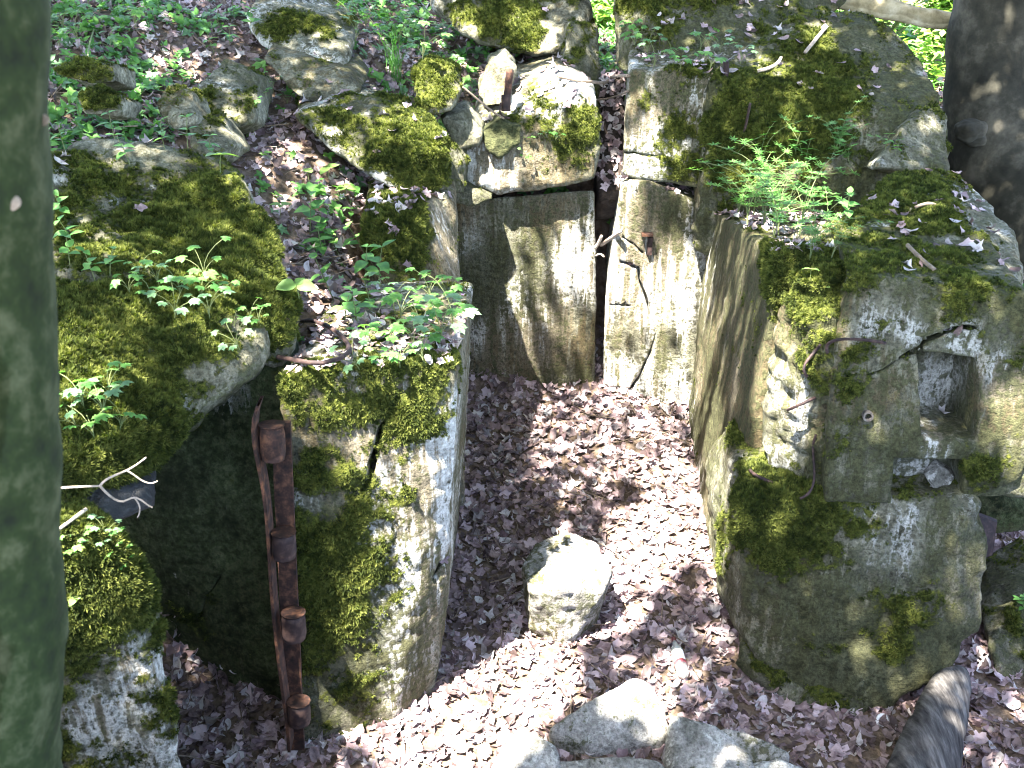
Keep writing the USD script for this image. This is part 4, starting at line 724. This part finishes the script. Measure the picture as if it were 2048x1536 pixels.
cluster('seedling', [(510,270),(440,340),(620,370),(660,365),(690,395),(560,440)], 'pale seedling on the litter below the mossy boulder', 'seedlings below the mossy boulder', 1.2)
cluster('oval', [(600,400),(640,390),(680,420),(700,440),(660,440)], 'herb between the long mossy slab and the mossy boulder', 'herbs below the mossy boulder', .9)
plant('grass', 0, 790, 165, 'tuft of long thin grass on the slope left of the sunlit mossy stone', None, 1.1)
cluster('cut', [(700,40),(740,50),(780,40),(820,70),(800,100),(840,110),(760,90),(720,90)], 'green herb on the top slope left of the boulder', 'herbs on the top slope', 1.5)
cluster('cleavers', [(1520,370),(1550,390),(1500,400),(1545,430),(1580,410),(1470,420),(1530,450),(1560,460),(1525,340),(1602,460),(1490,440),(1540,470),(1510,425),(1572,440),(1450,400)], 'whorled herb in the bright clump on the right ledge', 'whorled herbs in the sunny clump', 1.45)
cluster('cleavers', [(1630,500),(1660,510),(1620,520),(1650,480)], 'whorled herb hanging over the front of the right ledge', 'whorled herbs at the ledge corner', 1.0)
cluster('cleavers', [(1680,300),(1660,320),(1700,330)], 'thin whorled herb at the foot of the huge collapsed wall', 'whorled herbs at the foot of the collapsed wall', 1.0)
cluster('oval', [(1610,330),(1590,310),(1680,290),(1640,400),(1660,420),(1690,440)], 'leafy herb on the right ledge behind the bright clump', 'herbs on the right ledge', 1.1)
cluster('cut', [(1270,90),(1300,100),(1340,110),(1400,100),(1440,110),(1310,130),(1360,140),(1480,130),(1420,140),(1260,70)], 'small herb along the seam above the upper streaked slab', 'herbs along the upper seam', 1.2)
cluster('cut', [(1060,290),(1090,295),(1050,320),(1110,285)], 'small herb on the block beside the dark hanging stone', 'herbs beside the hanging stone', .7)
cluster('oval', [(1790,310),(1770,300)], 'small herb on the mossy lump by the right tree', 'herbs on the small mossy lump', .7)
cluster('seedling', [(1620,560),(1650,590)], 'small herb in the dark mossy corner under the right ledge', 'herbs in the mossy corner', .6)
cluster('oval', [(2045,1225),(2035,1210)], 'green herb at the right edge beside the dark boulder', 'herbs by the dark boulder', .7)
cluster('cut', [(170,1085),(210,1080),(240,1110),(150,1120),(190,1110),(260,1135)], 'sunlit herb on top of the front block', 'herbs on the front block', .6)
cluster('seedling', [(135,1180),(145,1210)], 'pale seedling on the front block against the trunk', 'seedlings on the front block', .5)
for k, (fx, fy, bx, by) in enumerate(((925, 590, 905, 650), (785, 588, 790, 625))):
    b, _ = hit(bx, by); dpt = b[1] - .04; e = at(fx, fy, dpt)
    x = thing('pink_flower', ['tiny pink flower standing out past the edge of the left wall', 'tiny pink flower among the herbs in the middle of the left wall top'][k], 'flower', b)
    put('stem', tube(curve([b, (b + e) / 2 + [0, 0, .01], e], 7), .0013, 5), MAT['stem'], x)
    for a in np.linspace(0, 6.283, 6)[:-1]: put('petal', turned(leaf(.010, .008, 0, 0, 0), a, .4, e), MAT['flower_pink'], x)
# low ground cover on the bank and the far ground
def rosette(seed):
    q = np.random.default_rng(seed); return join([turned(leaf(q.uniform(.6, 1), q.uniform(.4, .6), 0, 0, .3), k * 1.05 + q.normal(0, .3), q.uniform(.1, .9), [0, 0, q.uniform(.1, .7)]) for k in range(6)])
ROS = [(rosette(k), MAT[m]) for k, m in enumerate(('leaf_fresh', 'leaf_fresh', 'leaf_bluish'))]
gcov = vis & ~corr & (fc[:, 2] > 1.0)
thick = smoothstep(.50, .66, meshkit.fbm(fc * [1.2, 1.2, .5], 3, 21) + np.clip((fc[:, 1] - 6.5) * .05, 0, .2)) * .8 + .06
p, i = sample(GV, GF, 260, thick * gcov, 8)
g_ = np.random.default_rng(3); n_ = GN[GF].mean(1)[i]; n_ = n_ * np.sign(n_[:, 2:3])
scatter('ground_cover', ROS, p, quat_normal(n_ + g_.normal(0, .25, n_.shape), g_.uniform(0, 6.28, len(p))), g_.uniform(.04, .085, len(p)), g_.integers(0, 3, len(p)), label='low green ground cover scattered over the leaf strewn slope', cat='ground cover')
# ------------------------------------------------------------------ rusty iron
def bar(name, label, pts, r0, mt='dark_rust', cat='iron rod', n=24, parent=None):
    m = tube(curve(pts, n), r0, 8)
    if parent is not None: return put(name, wobble(m, .002, 3, 30), MAT[mt], parent, smooth=True)
    x = put(name, wobble(m, .002, 3, 30), MAT[mt], None, smooth=True); tag(x, label, cat); return x
def near(px, py, off=.02):
    p, n = hit(px, py); return p + (CAM - p) / np.linalg.norm(CAM - p) * off
bar('bent_rod', 'rusty rod bent into a loop over the front edge of the left wall top', [near(575,640,.0), near(610,642,.13), near(660,655,.17), near(697,690,.18), near(690,712,.18), near(650,725,.16), near(600,722,.14), near(555,714,.06)], .011)
bar('iron_rod', 'rusty rod sticking out over the niche wall, bent at its left end', [near(1655,705,.05), near(1674,680,.10), near(1700,678,.12), near(1770,686,.05)], .008)
bar('iron_rod', 'short rusty rod poking left from the middle of the broken wall end', [near(1630,795,.0), near(1612,804,.06), near(1575,820,.10)], .008)
bar('iron_rod', 'long thin rusty rod running down beside the broken wall end', [near(1632,870,.03), near(1628,930,.03), near(1618,985,.03), near(1600,997,.03)], .007)
bar('iron_rod', 'rusty hook shaped rod beside the sunlit lumps of the broken wall end', [near(1640,690,.03), near(1617,718,.04), near(1608,740,.04), near(1614,752,.03)], .008)
bar('iron_rod', 'short rusty rod at the lower left of the broken wall end', [near(1500,940,.02), near(1520,955,.04), near(1545,965,.0)], .009)
p_ = near(1452,150,.0); bar('iron_rod', 'thick rusty stub standing at the top left corner of the collapsed wall', [p_ - [0,0,.1], p_ + [0,0,.02], p_ + [-.01,0,.09]], .02)
p_ = near(1490,250,.0); bar('iron_rod', 'thin rusty rod standing in the moss below the thick stub', [p_ - [0,0,.05], p_ + [0,-.05,.07], p_ + [.005,-.06,.16]], .009)
px_ = thing('rusty_pipe', 'short rusty pipe leaning upright beside the upright pale stone', 'pipe', at(1013,225,7.0))
a, b = at(1012,215,7.05), at(1020,140,7.15); put('pipe', wobble(tube(curve([a, (a+b)/2, b], 12), .027, 16), .003, 2, 20), MAT['rust'], px_, smooth=True)
put('socket', tube([at(1012,222,7.05), at(1012,190,7.08)], .034, 16), MAT['dark_rust'], px_, smooth=True)
put('clamp', tube(curve([at(1002,205,7.03), at(1005,232,7.0), at(1020,236,7.0)], 10), .007, 6), MAT['dark_rust'], px_, smooth=True)
bar('cable', 'thin pale cable running from the sunlit mossy stone down to the rusty pipe', [at(925,174,6.9), at(945,190,6.92), at(975,215,6.95), at(1008,237,6.98)], .007, 'twig', 'cable')
# door frame iron with hinge knuckles in the recess
A, B = near(560, 860, .05), near(590, 1490, .05)
A, B = at(560, 850, 3.80), at(590, 1490, 3.50)
fr = thing('hinge_frame', 'tall rusty iron door frame with hinge knuckles at the right of the recess', 'door frame', B)
up_ = (A - B) / np.linalg.norm(A - B); Lf = np.linalg.norm(A - B)
def local(t, x0, x1, y0, y1, t1=None):
    return [B + up_ * tt + [x, y, 0] for tt in (t, t1) for x in (x0, x1) for y in (y0, y1)]
def bev(pts): return wobble(to_tm(hull(pts).refine_to_length(.04)), .003, 5, 14)
put('web', bev(local(-.05, -.045, .040, .02, .04, Lf)), MAT['rust'], fr, smooth=False)
fl = curve([at(515,812,3.70), at(507,840,3.69), at(520,950,3.66), at(540,1150,3.58), at(560,1350,3.50), at(572,1440,3.45), at(578,1505,3.42)], 30)
put('flange', trimesh.Trimesh(np.vstack([fl + [-.007,0,0], fl + [.007,0,0], fl + [.007,.09,0], fl + [-.007,.09,0]]), np.vstack([np.vstack([[[k*30+i, ((k+1)%4)*30+i, ((k+1)%4)*30+i+1], [k*30+i, ((k+1)%4)*30+i+1, k*30+i+1]] for i in range(29)]) for k in range(4)]), process=False), MAT['rust'], fr)
for hx, hy, hh in ((545, 885, .08), (568, 1090, .062), (588, 1252, .068), (598, 1425, .06)):
    c_ = at(hx, hy, np.interp(hy, [850, 1490], [3.74, 3.45])); h_ = put('hinge', wobble(tube([c_ - up_*hh, c_ - up_*hh*.5, c_ + up_*hh*.5, c_ + up_*hh], [.050,.056,.055,.050], 12), .004, 6, 16), MAT['dark_rust' if hy > 1000 else 'rust'], fr, smooth=True)
    put('collar', tube([c_ + up_*hh*.98, c_ + up_*hh*1.08], .057, 12), MAT['rust'], h_, smooth=True)
# metal plate on the pale wall slab, pipe end, plate in the hollow
p_ = at(1300, 490, 6.94); pl = thing('rusty_plate', 'small rusty plate set in the pale cracked wall slab', 'plate', p_)
put('plate', bev([p_ + [x, y, z] for x in (-.017,.017) for y in (-.012,.02) for z in (-.075,.06)]), MAT['dark_rust'], pl); put('bracket', bev([at(1300,470,6.92) + [x, y, z] for x in (-.06,.02) for y in (-.02,.03) for z in (-.006,.012)]), MAT['rust'], pl)
pc = near(1733, 828, -.01); pe = thing('pipe_end', 'open end of a small pipe in the niche wall left of the upper niche', 'pipe', pc)
ring = trimesh.creation.annulus(.016, .026, .08, sections=24); ring.apply_transform(trimesh.geometry.align_vectors([0,0,1], [-.1,-1,.15])); ring.apply_translation(pc); put('rim', ring, MAT['grey_wood'], pe)
bore = trimesh.creation.cylinder(.016, .02, sections=20); bore.apply_transform(trimesh.geometry.align_vectors([0,0,1], [-.1,-1,.15])); bore.apply_translation(pc + [0,.015,0]); put('bore', bore, MAT['black_stone'], pe)
x = put('rusty_sheet', bev([at(*q) + np.array(o) for q in ((1955,1030,4.5),(1995,1045,4.5),(1985,1110,4.4),(1965,1118,4.35)) for o in ((0,0,0),(.01,.03,0))]), MAT['dark_rust']); tag(x, 'dark rusty iron sheet propped behind the big rounded block', 'iron sheet')
# ------------------------------------------------------------------ wood and twigs
lg = [atz(1915,1350,.16), atz(1880,1440,.15), atz(1850,1540,.13), atz(1800,1680,.12)]
x = put('weathered_log', relief(to_tm(manifold3d.Manifold(manifold3d.Mesh(np.array((m := tube(curve(lg, 30), np.interp(np.linspace(0,1,30),[0,.1,1],[.07,.10,.17]), 22)).vertices, dtype=np.float32), np.array(m.faces, dtype=np.uint32))).refine_to_length(.03)), (.03,.012,.004), 3), MAT['grey_wood'], smooth=True); tag(x, 'grey weathered log lying at the lower right edge of the leaf litter', 'log')
x = put('fallen_trunk', wobble(tube(curve([at(1560,-12,8.6), at(1700,-2,8.5), at(1790,22,8.4), at(1860,38,8.35), at(1925,40,8.3)], 40), np.interp(np.linspace(0,1,40),[0,.5,1],[.10,.085,.07]), 18), .03, 5, 6), MAT['old_root'], smooth=True); tag(x, 'pale mossy root reaching from the rear slab to the right tree', 'root')
tw = thing('bare_twig', 'pale bare forked twig in front of the dark slab beside the trunk', 'twig', at(100, 980, 2.9))
for k, (pts, r0) in enumerate((([(90,978),(150,974),(200,972)], .0055), ([(200,972),(220,955),(255,940),(275,928),(292,915)], .0045), ([(200,972),(220,992),(245,1003),(270,995),(282,1000),(305,1015)], .0045), ([(255,942),(275,955),(290,964),(315,962)], .003), ([(270,997),(278,1010),(275,1035)], .003))):
    put('branch', tube(curve([at(a, b, 2.9 - .02 * k) for a, b in pts], 14), np.linspace(r0, r0 * .6, 14), 7), MAT['pale_twig'], tw, smooth=True)
bar('stick', 'thin pale stick resting on the front block below the forked twig', [at(118,1058,2.86), at(150,1035,2.9), at(172,1018,2.95)], .006, 'pale_twig', 'stick')
for lab, pts, r0, mt in (('pale stick lying diagonally on top of the collapsed wall', [(1515,138),(1540,128),(1562,115)], .012, 'pale_twig'), ('pale stick on the slope of the rear slab near the root', [(1610,105),(1632,78),(1652,55)], .013, 'pale_twig'),
    ('dark stick lying on the wide mossy slab', [(1815,490),(1840,515),(1865,535)], .011, 'twig'), ('short grey stick on the moss of the wide mossy slab', [(1830,415),(1850,408),(1866,402)], .009, 'twig'),
    ('dark branch lying across the leaf filled gap near the top', [(1115,152),(1170,156),(1215,162),(1255,150)], .012, 'twig'), ('thin branch across the leaf filled gap below the dark branch', [(1170,196),(1210,198),(1245,180)], .007, 'twig'),
    ('long thin dry stem on the slope left of the thick rounded slab', [(300,5),(350,40),(390,75),(415,95)], .006, 'twig'), ('upright dry stem on the slope beside the cushion of moss', [(205,5),(190,50),(185,105)], .005, 'stem'),
    ('dark twig on the leaf litter on top of the left wall', [(690,725),(705,690),(712,665)], .006, 'twig')):
    bar('stick', lab, [near(a, b, .035) for a, b in pts], r0, mt, 'stick', 12)
for lab, pts, r0 in (('pale broken stick poking out of the dark crevice', [(1202,490,7.2),(1222,476,7.05),(1242,462,6.93)], .014), ('short pale stick beside the broken stick in the crevice', [(1190,496,7.05),(1198,484,7.03),(1203,472,7.0)], .012), ('tiny pale twig below the broken stick in the crevice', [(1192,512,7.05),(1200,508,7.03),(1208,514,7.0)], .007)):
    bar('stick', lab, [at(*q) for q in pts], r0, 'pale_twig', 'stick', 10)
# ------------------------------------------------------------------ litter left by people
c0_, c1_ = atz(1366, 1345, .055), atz(1352, 1295, .06); dv = (c1_ - c0_) / np.linalg.norm(c1_ - c0_)
bt = thing('bottle', 'empty bottle with a white and red label lying on the leaves near the rounded block', 'bottle', c0_)
def along(prof): return tube([c0_ + dv * t for t, _ in prof], [q for _, q in prof], 24)
put('body', along([(-.02,.012),(-.018,.028),(.0,.033),(.16,.033),(.19,.026),(.21,.014),(.235,.013)]), MAT['bottle_glass'], bt, smooth=True)
put('label', along([(.05,.0338),(.15,.0338)]), MAT['white_plastic'], bt, smooth=True); put('label_band', along([(.05,.0344),(.075,.0344)]), MAT['print_red'], bt, smooth=True)
put('cap', along([(.232,.015),(.262,.015)]), MAT['dark_plastic'], bt, smooth=True)
q_ = atz(1765, 1442, .012); rg = trimesh.creation.torus(.03, .009, 24, 10); rg.apply_transform(trimesh.geometry.align_vectors([0,0,1],[.2,-.7,.6])); rg.apply_translation(q_); x = put('plastic_ring', rg, MAT['white_plastic'], smooth=True); tag(x, 'small white plastic ring lying under the big rounded block', 'ring')
# ------------------------------------------------------------------ bushes behind
def bush(label, p, R, n, seed):
    q = np.random.default_rng(seed); x = thing('bush', label, 'bush', p)
    cl = q.normal(0, 1, (14, 3)) * R * .42 + [0, 0, R[2] * .9]; put('stems', join([tube(curve([[0,0,-.1], c * [.3,.3,.6], c], 7), np.linspace(.02,.004,7), 5) for c in cl]), MAT['stem'], x, world=False)
    P = cl[q.integers(0, 14, n)] + q.normal(0, .2, (n, 3)) * R; put('foliage', leaf_faces(P, .09, .06, q), MAT['leaf_pale'], x, world=False, kind='stuff')
for lab, px, py, Y, R, n, sd in (('bright sunlit bush seen through the gap between the rear boulders', 1205, 60, 10.6, (.7,.4,.22), 900, 1), ('bright sunlit bush beside the dark old tree on the right', 1880, 190, 9.6, (.5,.5,.7), 3000, 2), ('green bush above the pale root at the top right', 1780, 0, 11.0, (.9,.6,.8), 3000, 3)):
    p = at(px, py, Y); p[2] = ground_z((p[0], p[1])); bush(lab, p, np.array(R), n, sd)
